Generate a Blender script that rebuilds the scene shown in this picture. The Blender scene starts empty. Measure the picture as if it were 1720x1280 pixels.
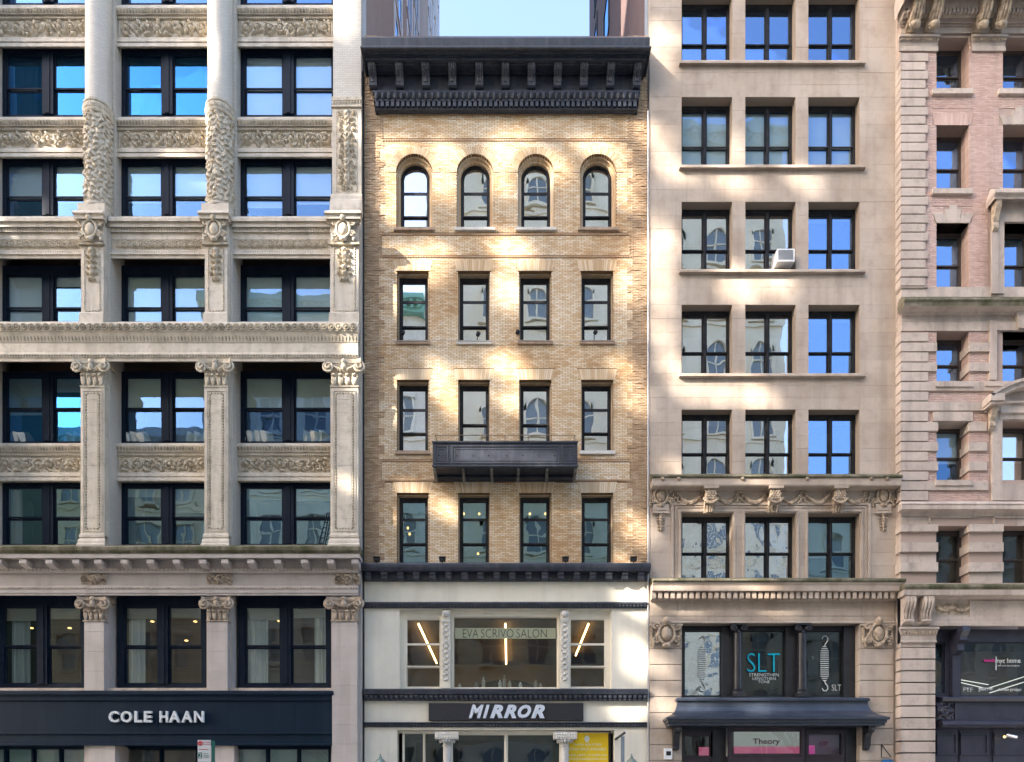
import bpy, bmesh, math, random
import numpy as np
from mathutils import Vector, Matrix
random.seed(7); np.random.seed(7)
SC = bpy.context.scene
COL = SC.collection
R = math.radians
# ------------------------------------------------------------------ camera
S = 43.0            # photograph pixels per metre on the street-wall plane (y = 0)
D = 28.0            # camera distance from that plane
VX, VY = 855.0, 1375.0
EYE = 1.65
cam = bpy.data.cameras.new('camera'); cam_o = bpy.data.objects.new('camera', cam); COL.objects.link(cam_o)
cam_o.location = (0, -D, EYE); cam_o.rotation_euler = (R(90), 0, 0)
cam.sensor_width = 36; cam.lens = 36 * D / (1720 / S)
cam.shift_x = (860 - VX) / 1720; cam.shift_y = (VY - 640) / 1720
cam.clip_start = 0.1; cam.clip_end = 2000
SC.camera = cam_o
# ------------------------------------------------------------------ sky, sun, exposure
SUN_EL, SUN_AZ = 30.0, 240.0
SUN_DIR = Vector((math.cos(R(SUN_EL)) * math.sin(R(SUN_AZ)), math.cos(R(SUN_EL)) * math.cos(R(SUN_AZ)), math.sin(R(SUN_EL))))
w = bpy.data.worlds.new('World'); SC.world = w; w.use_nodes = True
nt = w.node_tree; nt.nodes.clear()
wo = nt.nodes.new('ShaderNodeOutputWorld'); bg = nt.nodes.new('ShaderNodeBackground'); sk = nt.nodes.new('ShaderNodeTexSky')
sk.sky_type = 'NISHITA'; sk.sun_disc = False; sk.sun_elevation = R(SUN_EL); sk.sun_rotation = R(SUN_AZ)
sk.air_density = 1.0; sk.dust_density = 3.0; sk.ozone_density = 1.8
bg.inputs[1].default_value = 0.15
nt.links.new(sk.outputs[0], bg.inputs[0]); nt.links.new(bg.outputs[0], wo.inputs[0])
sun = bpy.data.lights.new('sun', 'SUN'); sun.energy = 4.7; sun.angle = R(0.5); sun.color = (1, 0.93, 0.82)
sun_o = bpy.data.objects.new('sun', sun); COL.objects.link(sun_o); sun_o.location = SUN_DIR * 60
sun_o.rotation_euler = (-SUN_DIR).to_track_quat('-Z', 'Y').to_euler()
SC.view_settings.view_transform = 'Standard'; SC.view_settings.look = 'None'; SC.view_settings.gamma = 1
SC.view_settings.use_curve_mapping = False
SC.view_settings.use_white_balance = True; SC.view_settings.white_balance_temperature = 6700; SC.view_settings.white_balance_tint = 12
SC.view_settings.exposure = 2.38
SC.render.engine = 'CYCLES'
SC.cycles.use_denoising = True
SC.cycles.max_bounces = 8; SC.cycles.transparent_max_bounces = 12
SC.cycles.caustics_reflective = False; SC.cycles.caustics_refractive = False
SC.cycles.sample_clamp_indirect = 6

# ------------------------------------------------------------------ photograph pixel -> place
def X(px, y=0.0): return (px - VX) / S * (D + y) / D
def Z(py, y=0.0): return EYE + (VY - py) / S * (D + y) / D

# ------------------------------------------------------------------ materials
MATS = {}
class NT:
    def __init__(s, name):
        s.m = bpy.data.materials.new(name); s.m.use_nodes = True
        s.t = s.m.node_tree; s.t.nodes.clear()
        s.out = s.t.nodes.new('ShaderNodeOutputMaterial')
    def n(s, typ, props=None, **ins):
        nd = s.t.nodes.new(typ)
        for k, v in (props or {}).items(): setattr(nd, k, v)
        for k, v in ins.items():
            key = int(k[1:]) if k[0] == 'i' and k[1:].isdigit() else k.replace('_', ' ')
            sock = nd.inputs[key]
            if isinstance(v, bpy.types.NodeSocket): s.t.links.new(v, sock)
            else: sock.default_value = v
        return nd
    def math(s, op, a, b=0.0, clamp=False):
        nd = s.n('ShaderNodeMath', {'operation': op, 'use_clamp': clamp}, i0=a, i1=b); return nd.outputs[0]
    def mix(s, f, a, b, mode='MIX'):
        nd = s.n('ShaderNodeMix', {'data_type': 'RGBA', 'blend_type': mode}, i0=f, i6=a, i7=b); return nd.outputs[2]
    def rng(s, v, a, b, c=0.0, d=1.0):
        return s.n('ShaderNodeMapRange', {'clamp': True}, i0=v, i1=a, i2=b, i3=c, i4=d).outputs[0]
    def pos(s, scale=(1, 1, 1)):
        g = s.n('ShaderNodeNewGeometry').outputs['Position']
        return s.n('ShaderNodeMapping', None, Vector=g, Scale=scale).outputs[0]
    def noise(s, vec, scale, detail=4, rough=0.55):
        return s.n('ShaderNodeTexNoise', None, Vector=vec, Scale=scale, Detail=detail, Roughness=rough).outputs[0]
    def rand(s):
        a = s.n('ShaderNodeObjectInfo').outputs['Random']; b = s.n('ShaderNodeNewGeometry').outputs['Random Per Island']
        return s.math('FRACT', s.math('ADD', a, b))
def c4(c): return (c[0], c[1], c[2], 1)

def mat(name, base, rough=0.75, spec=0.3, var=None, streak=None, bump=None, rnd=0.0, metal=0.0, moss=None, grime=None):
    if name in MATS: return MATS[name]
    t = NT(name); col = t.n('ShaderNodeRGB'); col.outputs[0].default_value = c4(base); col = col.outputs[0]
    p = t.pos()
    if var:
        c2, sc, lo, hi = var
        col = t.mix(t.rng(t.noise(p, sc, 6), lo, hi), col, c4(c2))
    if streak:
        c2, amt, sc = streak
        sv = t.noise(t.pos((sc, sc, sc * 0.07)), 1.0, 5, 0.6)
        col = t.mix(t.math('MULTIPLY', t.rng(sv, 0.48, 0.72), amt), col, c4(c2))
    if grime:
        c2, amt, sc = grime
        gv = t.noise(p, sc, 8, 0.7)
        col = t.mix(t.math('MULTIPLY', t.rng(gv, 0.5, 0.68), amt), col, c4(c2))
    if moss:
        c2, amt = moss
        mv = t.noise(t.pos((1.2, 1.2, 1.2)), 1.0, 8, 0.75)
        nz = t.n('ShaderNodeSeparateXYZ', None, Vector=t.n('ShaderNodeNewGeometry').outputs['Normal']).outputs[2]
        col = t.mix(t.math('MULTIPLY', t.rng(mv, 0.36, 0.62), amt), col, c4(c2))
    if rnd:
        hs = t.n('ShaderNodeHueSaturation', None, Color=col, Value=t.rng(t.rand(), 0, 1, 1 - rnd, 1 + rnd)); col = hs.outputs[0]
    kw = dict(Base_Color=col, Roughness=rough, Metallic=metal); kw['Specular IOR Level'.replace(' ', '_')] = spec
    if bump:
        bs, st = bump
        kw['Normal'] = t.n('ShaderNodeBump', None, Height=t.noise(p, bs, 5), Strength=st, Distance=0.02).outputs[0]
    b = t.n('ShaderNodeBsdfPrincipled', None, **kw)
    t.t.links.new(b.outputs[0], t.out.inputs[0]); MATS[name] = t.m; return t.m

def mat_bricks(name, ramp, rnd_mix=0.55, sc=0.5, rough=0.7, big=0.0):
    """one colour per brick: a random value per brick leaning on broad kiln-batch patches"""
    t = NT(name)
    v = t.math('ADD', t.math('MULTIPLY', t.rand(), rnd_mix), t.math('MULTIPLY', t.rng(t.noise(t.pos(), sc, 3), 0.3, 0.7), 1 - rnd_mix))
    v = t.math('ADD', v, big)
    cr = t.n('ShaderNodeValToRGB', None, Fac=v); e = cr.color_ramp.elements
    while len(e) < len(ramp): e.new(0.5)
    for el, (po, c) in zip(e, ramp): el.position = po; el.color = c4(c)
    st = t.noise(t.pos((1.4, 1.4, 0.12)), 1.0, 5, 0.65)
    col = t.mix(t.rng(st, 0.5, 0.75, 0, 0.3), cr.outputs[0], (0.13, 0.09, 0.06, 1))
    pt = t.noise(t.pos((.7, .7, .5)), 1.0, 6, .7)
    col = t.mix(t.rng(pt, 0.55, 0.72, 0, 0.3), col, (0.66, 0.58, 0.47, 1))
    fine = t.noise(t.pos(), 30, 3)
    col = t.mix(t.rng(fine, 0.3, 0.8, 0, 0.25), col, (0.6, 0.5, 0.4, 1), 'MULTIPLY')
    b = t.n('ShaderNodeBsdfPrincipled', None, Base_Color=col, Roughness=rough,
            Normal=t.n('ShaderNodeBump', None, Height=fine, Strength=0.3, Distance=0.01).outputs[0])
    t.t.links.new(b.outputs[0], t.out.inputs[0]); MATS[name] = t.m; return t.m

def mat_brick_tex(name, c1, c2, mortar, axis='xz', bw=0.21, bh=0.067, ms=0.008, rough=0.7):
    """brickwork too small in the picture to tell its pieces apart"""
    t = NT(name)
    sp = t.n('ShaderNodeSeparateXYZ', None, Vector=t.n('ShaderNodeNewGeometry').outputs['Position'])
    a = t.math('ADD', sp.outputs[0], sp.outputs[1]) if axis == 'xz' else sp.outputs[1]
    v = t.n('ShaderNodeCombineXYZ', None, X=a, Y=sp.outputs[2]).outputs[0]
    bt = t.n('ShaderNodeTexBrick', None, Vector=v, Color1=c4(c1), Color2=c4(c2), Mortar=c4(mortar), Scale=1.0, Mortar_Size=ms, Brick_Width=bw, Row_Height=bh)
    col = t.mix(t.rng(t.noise(t.pos((0.8, 0.8, 0.15)), 1.0, 5), 0.45, 0.75, 0, 0.4), bt.outputs[0], c4([x * 0.55 for x in c1]))
    b = t.n('ShaderNodeBsdfPrincipled', None, Base_Color=col, Roughness=rough,
            Normal=t.n('ShaderNodeBump', {'invert': True}, Height=bt.outputs['Fac'], Strength=0.5, Distance=0.01).outputs[0])
    t.t.links.new(b.outputs[0], t.out.inputs[0]); MATS[name] = t.m; return t.m

def mat_glass(name, refl=0.4, tint=(0.90, 0.95, 0.95), warp=0.03, wsc=0.9, rtint=(0.07, 0.33, 0.74)):
    t = NT(name)
    r = t.rand()
    vec = t.n('ShaderNodeVectorMath', {'operation': 'ADD'}, i0=t.pos(), i1=t.n('ShaderNodeCombineXYZ', None, X=t.math('MULTIPLY', r, 37.0)).outputs[0]).outputs[0]
    bmp = t.n('ShaderNodeBump', None, Height=t.noise(vec, wsc, 1.5, 0.4), Strength=1.0, Distance=warp).outputs[0]
    gl = t.n('ShaderNodeBsdfGlossy', None, Color=c4(rtint), Roughness=0.0, Normal=bmp)
    tr = t.n('ShaderNodeBsdfTransparent', None, Color=c4(tint))
    lw = t.n('ShaderNodeLayerWeight', None, Blend=0.25).outputs['Fresnel']
    fac = t.math('ADD', t.math('MULTIPLY', lw, 0.6), refl, True)
    mx = t.n('ShaderNodeMixShader', None, i0=fac, i1=tr.outputs[0], i2=gl.outputs[0])
    t.t.links.new(mx.outputs[0], t.out.inputs[0]); MATS[name] = t.m; return t.m

def mat_emit(name, c, s):
    t = NT(name); e = t.n('ShaderNodeEmission', None, Color=c4(c), Strength=s)
    t.t.links.new(e.outputs[0], t.out.inputs[0]); MATS[name] = t.m; return t.m

# ------------------------------------------------------------------ mesh building
class MB:
    def __init__(s): s.v = []; s.f = []
    def add(s, vs, fs):
        o = len(s.v); s.v.extend([tuple(p) for p in vs]); s.f.extend([tuple(o + i for i in f) for f in fs]); return s
    def box(s, x0, x1, y0, y1, z0, z1, back=True):
        v = [(x0, y0, z0), (x1, y0, z0), (x1, y0, z1), (x0, y0, z1), (x0, y1, z0), (x1, y1, z0), (x1, y1, z1), (x0, y1, z1)]
        f = [(0, 1, 2, 3), (0, 4, 5, 1), (1, 5, 6, 2), (2, 6, 7, 3), (3, 7, 4, 0)]
        if back: f.append((5, 4, 7, 6))
        return s.add(v, f)
    def pbox(s, px0, px1, py0, py1, yf, yb):
        return s.box(X(px0, yf), X(px1, yf), yf, yb, Z(py1, yf), Z(py0, yf))
    def room(s, x0, x1, y0, y1, z0, z1):
        v = [(x0, y0, z0), (x1, y0, z0), (x1, y0, z1), (x0, y0, z1), (x0, y1, z0), (x1, y1, z0), (x1, y1, z1), (x0, y1, z1)]
        return s.add(v, [(0, 1, 5, 4), (1, 2, 6, 5), (2, 3, 7, 6), (3, 0, 4, 7), (4, 5, 6, 7)])
    def prism(s, pts, y0, y1):
        n = len(pts); v = [(p[0], y0, p[1]) for p in pts] + [(p[0], y1, p[1]) for p in pts]
        f = [tuple(range(n)), tuple(range(2 * n - 1, n - 1, -1))] + [(i, i + n, (i + 1) % n + n, (i + 1) % n) for i in range(n)]
        return s.add(v, f)
    def xprism(s, pts, x0, x1):
        n = len(pts); v = [(x0, p[0], p[1]) for p in pts] + [(x1, p[0], p[1]) for p in pts]
        f = [tuple(range(n)), tuple(range(2 * n - 1, n - 1, -1))] + [(i, i + n, (i + 1) % n + n, (i + 1) % n) for i in range(n)]
        return s.add(v, f)
    def mold(s, x0, x1, prof, y0, kl=0.0, kr=0.0):
        """run a moulding profile [(out, z)] along x, with mitred returns at the ends"""
        o = len(s.v)
        for out, z in prof:
            xl = x0 - kl * out; xr = x1 + kr * out; yb = max(y0, y0 - out)
            s.v += [(xl, yb, z), (xl, y0 - out, z), (xr, y0 - out, z), (xr, yb, z)]
        for i in range(len(prof) - 1):
            for k in range(3):
                a = o + i * 4 + k; s.f.append((a, a + 1, a + 5, a + 4))
        e = o + (len(prof) - 1) * 4
        s.f.append((o, o + 3, o + 2, o + 1)); s.f.append((e, e + 1, e + 2, e + 3))
        return s
    def tube(s, pts, r, n=6, closed=False):
        pts = [Vector(p) for p in pts]; o = len(s.v); m = len(pts)
        rr = r if isinstance(r, (list, tuple)) else [r] * m
        for i, p in enumerate(pts):
            d = (pts[min(i + 1, m - 1)] - pts[max(i - 1, 0)]).normalized()
            a = d.orthogonal() if abs(d.y) > 0.95 else d.cross(Vector((0, 1, 0))); a.normalize(); b = d.cross(a)
            for k in range(n):
                t = 2 * math.pi * k / n; q = p + (a * math.cos(t) + b * math.sin(t)) * rr[i]; s.v.append(tuple(q))
        for i in range(m - 1):
            for k in range(n):
                s.f.append((o + i * n + k, o + i * n + (k + 1) % n, o + (i + 1) * n + (k + 1) % n, o + (i + 1) * n + k))
        s.f.append(tuple(o + k for k in range(n))); s.f.append(tuple(o + (m - 1) * n + k for k in range(n - 1, -1, -1)))
        return s
    def lathe(s, c, prof, n=24, a0=0.0, a1=2 * math.pi, fn=None):
        o = len(s.v); m = len(prof); full = abs(a1 - a0 - 2 * math.pi) < 1e-6; nn = n if full else n + 1
        for j, (r, z) in enumerate(prof):
            for k in range(nn):
                t = a0 + (a1 - a0) * k / n; q = r + (fn(t, z) if fn else 0)
                s.v.append((c[0] + q * math.cos(t), c[1] + q * math.sin(t), c[2] + z))
        for j in range(m - 1):
            for k in range(n):
                k2 = (k + 1) % nn
                s.f.append((o + j * nn + k, o + j * nn + k2, o + (j + 1) * nn + k2, o + (j + 1) * nn + k))
        if full:
            s.f.append(tuple(o + k for k in range(nn - 1, -1, -1))); s.f.append(tuple(o + (m - 1) * nn + k for k in range(nn)))
        return s
    def ell(s, c, r, nu=8, nv=5):
        return s.lathe(c, [(r[0] * math.sin(math.pi * max(0.04, min(0.96, i / nv))), -r[2] * math.cos(math.pi * i / nv)) for i in range(nv + 1)], nu) if abs(r[0] - r[1]) < 1e-6 else s._ell(c, r, nu, nv)
    def _ell(s, c, r, nu, nv):
        o = len(s.v)
        for j in range(nv + 1):
            a = math.pi * max(0.03, min(0.97, j / nv))
            for k in range(nu):
                t = 2 * math.pi * k / nu
                s.v.append((c[0] + r[0] * math.sin(a) * math.cos(t), c[1] + r[1] * math.sin(a) * math.sin(t), c[2] - r[2] * math.cos(a)))
        for j in range(nv):
            for k in range(nu):
                s.f.append((o + j * nu + k, o + j * nu + (k + 1) % nu, o + (j + 1) * nu + (k + 1) % nu, o + (j + 1) * nu + k))
        return s
    def mesh(s, name, smooth=False, origin=None):
        if origin is None:
            a = np.array(s.v); origin = ((a[:, 0].min() + a[:, 0].max()) / 2, (a[:, 1].min() + a[:, 1].max()) / 2, a[:, 2].min())
        me = bpy.data.meshes.new(name)
        me.from_pydata([(p[0] - origin[0], p[1] - origin[1], p[2] - origin[2]) for p in s.v], [], s.f); me.update()
        bm = bmesh.new(); bm.from_mesh(me); bmesh.ops.recalc_face_normals(bm, faces=bm.faces); bm.to_mesh(me); bm.free()
        if smooth:
            me.polygons.foreach_set('use_smooth', [True] * len(me.polygons)); me.set_sharp_from_angle(angle=R(40))
        return me, Vector(origin)
    def build(s, name, m, parent=None, smooth=False, kind=None, label=None):
        me, o = s.mesh(name, smooth); return put(name, me, m, parent, o, kind=kind, label=label)

WL = {}
def put(name, me, m, parent=None, loc=(0, 0, 0), scale=None, rot=None, kind=None, label=None):
    if m is not None and not me.materials: me.materials.append(m)
    o = bpy.data.objects.new(name, me); COL.objects.link(o)
    if m is not None and me.materials[0] != m:
        o.material_slots[0].link = 'OBJECT'; o.material_slots[0].material = m
    loc = Vector(loc); WL[o.name] = loc
    if parent is not None: o.parent = parent; o.location = loc - WL[parent.name]
    else: o.location = loc
    if scale: o.scale = scale
    if rot: o.rotation_euler = rot
    if kind: o['kind'] = kind
    if label: o['label'] = label
    return o
def tag(o, label, cat, group=None):
    o['label'] = label; o['category'] = cat
    if group: o['group'] = group
    return o
def thing(name, loc, label, cat, group=None):
    o = bpy.data.objects.new(name, None); COL.objects.link(o); o.empty_display_size = 0.3
    o.location = loc; WL[o.name] = Vector(loc); return tag(o, label, cat, group)
_cube = MB().box(-.5, .5, -.5, .5, -.5, .5).mesh('block', origin=(0, 0, 0))[0]
CUBES = {}
def block(name, m, parent, x0, x1, y0, y1, z0, z1, label=None):
    """one masonry piece: shares one cube mesh with its alikes"""
    if m.name not in CUBES: CUBES[m.name] = _cube.copy()
    return put(name, CUBES[m.name], m, parent, ((x0 + x1) / 2, (y0 + y1) / 2, (z0 + z1) / 2), (x1 - x0, y1 - y0, z1 - z0), label=label)
def pblock(name, m, parent, px0, px1, py0, py1, yf, yb):
    return block(name, m, parent, X(px0, yf), X(px1, yf), yf, yb, Z(py1, yf), Z(py0, yf))

def text_mb(body, w, h, depth=0.02, offset=0.0, shear=0.0, space=1.0, align='CENTER'):
    """lettering fitted to w x h metres, lying in the xz plane, front towards -y, centred on x, z from 0"""
    cu = bpy.data.curves.new('lettering', 'FONT'); cu.body = body; cu.align_x = align; cu.extrude = 0.05
    cu.offset = offset; cu.shear = shear; cu.space_character = space; cu.resolution_u = 3
    o = bpy.data.objects.new('lettering', cu); COL.objects.link(o)
    dg = bpy.context.evaluated_depsgraph_get(); me = bpy.data.meshes.new_from_object(o.evaluated_get(dg))
    bpy.data.objects.remove(o); mb = MB()
    a = np.array([v.co[:] for v in me.vertices]); lo = a.min(0); hi = a.max(0)
    for p in a:
        mb.v.append(((p[0] - (lo[0] + hi[0]) / 2) / (hi[0] - lo[0]) * w, -(p[2] / 0.05) * depth / 2, (p[1] - lo[1]) / (hi[1] - lo[1]) * h))
    mb.f = [tuple(p.vertices) for p in me.polygons]; bpy.data.meshes.remove(me); return mb
def lettering(name, body, px0, px1, py0, py1, y, m, parent, depth=0.02, **k):
    mb = text_mb(body, X(px1, y) - X(px0, y), Z(py0, y) - Z(py1, y), depth, **k)
    me, o = mb.mesh(name, origin=(0, 0, 0)); return put(name, me, m, parent, (X((px0 + px1) / 2, y), y - depth / 2, Z(py1, y)))

# ------------------------------------------------------------------ carved relief
def relief(w, h, nx, nz, strokes, base=0.0, edge=True):
    """height field carved from strokes: (points Nx2, radius array, height)"""
    xs = np.linspace(-w / 2, w / 2, nx); zs = np.linspace(0, h, nz); gx, gz = np.meshgrid(xs, zs); H = np.full(gx.shape, base)
    for pts, rad, ht in strokes:
        pts = np.asarray(pts, float); rad = np.broadcast_to(np.asarray(rad, float), (len(pts),))
        m = (gx > pts[:, 0].min() - rad.max()) & (gx < pts[:, 0].max() + rad.max()) & (gz > pts[:, 1].min() - rad.max()) & (gz < pts[:, 1].max() + rad.max())
        if not m.any(): continue
        d = np.sqrt((gx[m][:, None] - pts[None, :, 0]) ** 2 + (gz[m][:, None] - pts[None, :, 1]) ** 2) / rad[None, :]
        q = np.clip(1 - d.min(1) ** 2, 0, 1); H[m] = np.maximum(H[m], base + ht * np.sqrt(q))
    if edge: H[0, :] = H[-1, :] = 0; H[:, 0] = H[:, -1] = 0
    mb = MB(); mb.v = [(gx[j, i], -H[j, i], gz[j, i]) for j in range(nz) for i in range(nx)]
    mb.f = [(j * nx + i, j * nx + i + 1, (j + 1) * nx + i + 1, (j + 1) * nx + i) for j in range(nz - 1) for i in range(nx - 1)]
    return mb
def spiral(cx, cz, r0, turns, d=1, a0=0.0, n=26):
    t = np.linspace(0, 1, n); r = r0 * (1 - 0.85 * t); a = a0 + d * turns * 2 * math.pi * t
    return np.stack([cx + r * np.cos(a), cz + r * np.sin(a)], 1)
def leaf(x, z, a, l, n=8):
    t = np.linspace(0, 1, n); return np.stack([x + l * t * np.cos(a + t * 0.6), z + l * t * np.sin(a + t * 0.6)], 1), np.interp(t, [0, .4, 1], [.25, .42, .08]) * l
def scroll_strokes(w, h, n, ht, rng):
    """a running leaf scroll: stem wave, one spiral and flower per wave, leaves everywhere"""
    st = []; c = w / n; t = np.linspace(-w / 2, w / 2, 30 * n)
    st.append((np.stack([t, h / 2 + h * 0.28 * np.sin(2 * math.pi * (t + w / 2) / (2 * c))], 1), h * 0.05, ht * .8))
    for i in range(n):
        cx = -w / 2 + c * (i + .5); cz = h / 2; d = 1 if i % 2 else -1
        st.append((spiral(cx, cz, h * .36, 1.5, d, rng.uniform(0, 6)), h * .055, ht)); st.append(([(cx, cz)], h * .13, ht * 1.25))
        for k in range(7):
            a = rng.uniform(0, 6.28); rr = rng.uniform(.3, .42) * c; p, q = leaf(cx + rr * math.cos(a), cz + .36 * h * math.sin(a), a + rng.uniform(-1, 1), h * rng.uniform(.16, .3))
            st.append((p, q, ht * rng.uniform(.5, 1)))
    return st

# ------------------------------------------------------------------ windows
def curtain(parent, m, x0, x1, y, z0, z1, n=5, amp=0.05):
    mb = MB(); k = n * 6
    for i in range(k + 1):
        x = x0 + (x1 - x0) * i / k; yy = y + amp * math.sin(i / k * n * 6.283) + amp * .5 * math.sin(i * 1.7)
        mb.v += [(x, yy, z0), (x, yy, z1)]
    mb.f = [(2 * i, 2 * i + 2, 2 * i + 3, 2 * i + 1) for i in range(k)]
    return mb.build('curtain', m, parent, smooth=True)

def window(parent, x0, x1, z0, z1, y, m, glass, cols=1, rails=(0.5,), fw=0.1, mw=0.2, sw=0.06, top=None, blinds=None, depth=1.8,
           room='room', arch=False, head=0.0, mull_out=0.0, curtains=None, lining=True, fd=0.14):
    """dark frame with sashes (stiles and rails), one pane each, a room behind. rails: heights (0..1 from the sill) of the rails"""
    top = fw if top is None else top
    f = MB(); f.box(x0, x0 + fw, y, y + fd, z0, z1 if not arch else z1 - (x1 - x0) / 2); f.box(x1 - fw, x1, y, y + fd, z0, z1 if not arch else z1 - (x1 - x0) / 2)
    f.box(x0 + fw, x1 - fw, y + .003, y + fd, z0, z0 + fw * .6)
    if not arch: f.box(x0 + fw, x1 - fw, y + .003, y + fd, z1 - top, z1)
    ix0, ix1, iz0, iz1 = x0 + fw, x1 - fw, z0 + fw * .6, z1 - top
    cw = (ix1 - ix0 - mw * (cols - 1)) / cols
    for c in range(1, cols):
        a = ix0 + c * cw + (c - 1) * mw
        f.box(a, a + mw, y - mull_out, y + fd, iz0, iz1 + .001)
        f.box(a + mw * .3, a + mw * .7, y - mull_out - .03, y - mull_out + .01, iz0 + .02, iz1)
    if arch:
        r = (x1 - x0) / 2; cx = (x0 + x1) / 2; cz = z1 - r; n = 18
        po = [(cx + r * math.cos(math.pi * k / n), cz + r * math.sin(math.pi * k / n)) for k in range(n + 1)]
        pi = [(cx + (r - fw) * math.cos(math.pi * k / n), cz + (r - fw) * math.sin(math.pi * k / n)) for k in range(n + 1)]
        for k in range(n): f.prism([pi[k], po[k], po[k + 1], pi[k + 1]], y, y + fd)
    win = f.build('window', m, parent)
    hs = [0.0] + list(rails) + [1.0]; H = iz1 - iz0
    for c in range(cols):
        a = ix0 + c * (cw + mw); b = a + cw
        for k in range(len(hs) - 1):
            za, zb = iz0 + hs[k] * H, iz0 + hs[k + 1] * H; yy = y + .03 + (.055 if k == 0 else 0.0)
            s = MB(); tp = arch and k == len(hs) - 2
            if tp:
                r = cw / 2; cx = (a + b) / 2; cz = zb - r; n = 16
                s.box(a, b, yy, yy + .04, za, za + sw)
                if cz > za + sw: s.box(a, a + sw, yy, yy + .04, za + sw, cz); s.box(b - sw, b, yy, yy + .04, za + sw, cz)
                po = [(cx + r * math.cos(math.pi * j / n), cz + r * math.sin(math.pi * j / n)) for j in range(n + 1)]
                pi = [(cx + (r - sw) * math.cos(math.pi * j / n), cz + (r - sw) * math.sin(math.pi * j / n)) for j in range(n + 1)]
                for j in range(n): s.prism([pi[j], po[j], po[j + 1], pi[j + 1]], yy, yy + .04)
                so = s.build('sash', m, win)
                pts = [(a + sw * .6, za + .02), (b - sw * .6, za + .02)] + [(cx + (r - sw * .6) * math.cos(math.pi * j / n), max(za + .03, cz + (r - sw * .6) * math.sin(math.pi * j / n))) for j in range(n + 1)]
                MB().prism(pts, yy + .015, yy + .023).build('pane', glass, win)
            else:
                s.box(a, a + sw, yy, yy + .045, za, zb); s.box(b - sw, b, yy, yy + .045, za, zb)
                s.box(a + sw, b - sw, yy + .002, yy + .045, za, za + sw); s.box(a + sw, b - sw, yy + .002, yy + .045, zb - sw, zb)
                s.build('sash', m, win)
                MB().box(a + sw * .6, b - sw * .6, yy + .017, yy + .024, za + sw * .6, zb - sw * .6).build('pane', glass, win)
        if blinds:
            fr, bm = blinds[c % len(blinds)] if isinstance(blinds, list) else blinds
            if fr > 0:
                dz = random.uniform(-.02, .02) * H
                mb = MB().box(a + .01, b - .01, y + .15, y + .156, max(iz0, iz1 - fr * H + dz), iz1); mb.box(a + .01, b - .01, y + .14, y + .165, max(iz0, iz1 - fr * H + dz), max(iz0, iz1 - fr * H + dz) + .04)
                mb.build('blind', MATS[bm], win)
        if curtains:
            for (u0, u1, cm) in curtains[c % len(curtains)]:
                curtain(win, MATS[cm], a + u0 * cw, a + u1 * cw, y + .28, iz0, iz1 - .02, max(2, int((u1 - u0) * cw / .16)))
    if lining: MB().room(x0 + .01, x1 - .01, y + fd - .01, y + depth, z0, z1).build('room_lining', MATS[room], win)
    return win

# ------------------------------------------------------------------ material set
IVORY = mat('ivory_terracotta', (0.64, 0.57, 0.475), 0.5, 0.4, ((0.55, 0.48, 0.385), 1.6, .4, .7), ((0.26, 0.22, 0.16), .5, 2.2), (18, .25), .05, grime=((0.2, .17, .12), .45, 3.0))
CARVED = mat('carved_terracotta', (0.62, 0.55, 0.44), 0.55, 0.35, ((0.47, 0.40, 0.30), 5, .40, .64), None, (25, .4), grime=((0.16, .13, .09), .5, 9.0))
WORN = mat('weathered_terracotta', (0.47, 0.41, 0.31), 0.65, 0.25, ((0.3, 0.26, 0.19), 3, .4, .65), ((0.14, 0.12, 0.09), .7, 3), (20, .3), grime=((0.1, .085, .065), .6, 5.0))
GLAZED = mat_brick_tex('ivory_glazed_brick', (0.64, 0.60, 0.53), (0.57, 0.53, 0.46), (0.43, 0.39, 0.33), bw=.2, bh=.07, ms=.007, rough=.45)
LIME = mat('lower_limestone', (0.50, 0.45, 0.42), 0.8, 0.2, ((0.43, 0.385, 0.355), 1.4, .4, .7), ((0.28, 0.24, 0.2), .4, 2.5), (14, .3), .05)
LIME_C = mat('carved_limestone', (0.52, 0.43, 0.34), 0.8, 0.2, ((0.28, 0.22, 0.17), 5, .42, .66), None, (25, .3), grime=((0.14, .11, .09), .5, 7))
MOSSY = mat('mossy_ledge', (0.30, 0.26, 0.2), 0.9, 0.1, ((0.18, 0.15, 0.11), 2, .4, .65), ((0.06, 0.055, 0.04), .8, 3), (16, .5), moss=((0.045, 0.06, 0.02), .75))
NAVY = mat('navy_paint', (0.003, 0.009, 0.022), 0.45, 0.15, ((0.007, 0.014, 0.028), 2.5, .4, .7), ((0.05, 0.065, 0.085), .15, 4), (9, .08))
SHOPNAVY = mat('shopfront_navy', (0.0012, 0.011, 0.026), 0.55, 0.15, ((0.0025, 0.014, 0.032), 1.3, .4, .7), ((0.02, 0.035, 0.055), .25, 3), (6, .08))
IRON = mat('black_iron_paint', (0.032, 0.038, 0.054), 0.42, 0.45, ((0.045, 0.053, 0.072), 2.2, .4, .7), ((0.15, 0.15, 0.155), .3, 6), (10, .25), grime=((0.012, .012, .014), .5, 3))
BLACK = mat('black_frame_paint', (0.014, 0.015, 0.018), 0.45, 0.22, ((0.035, 0.033, 0.034), 4, .4, .7))
BROWNF = mat('brown_frame_paint', (0.05, 0.038, 0.034), 0.45, 0.4, ((0.07, 0.055, 0.05), 4, .4, .7))
CREAM = mat('cream_paint', (0.82, 0.77, 0.65), 0.6, 0.3, ((0.77, 0.72, 0.60), .8, .4, .72), ((0.45, 0.4, 0.31), .22, 2.4), (8, .1), grime=((0.5, .44, .34), .15, 3))
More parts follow.
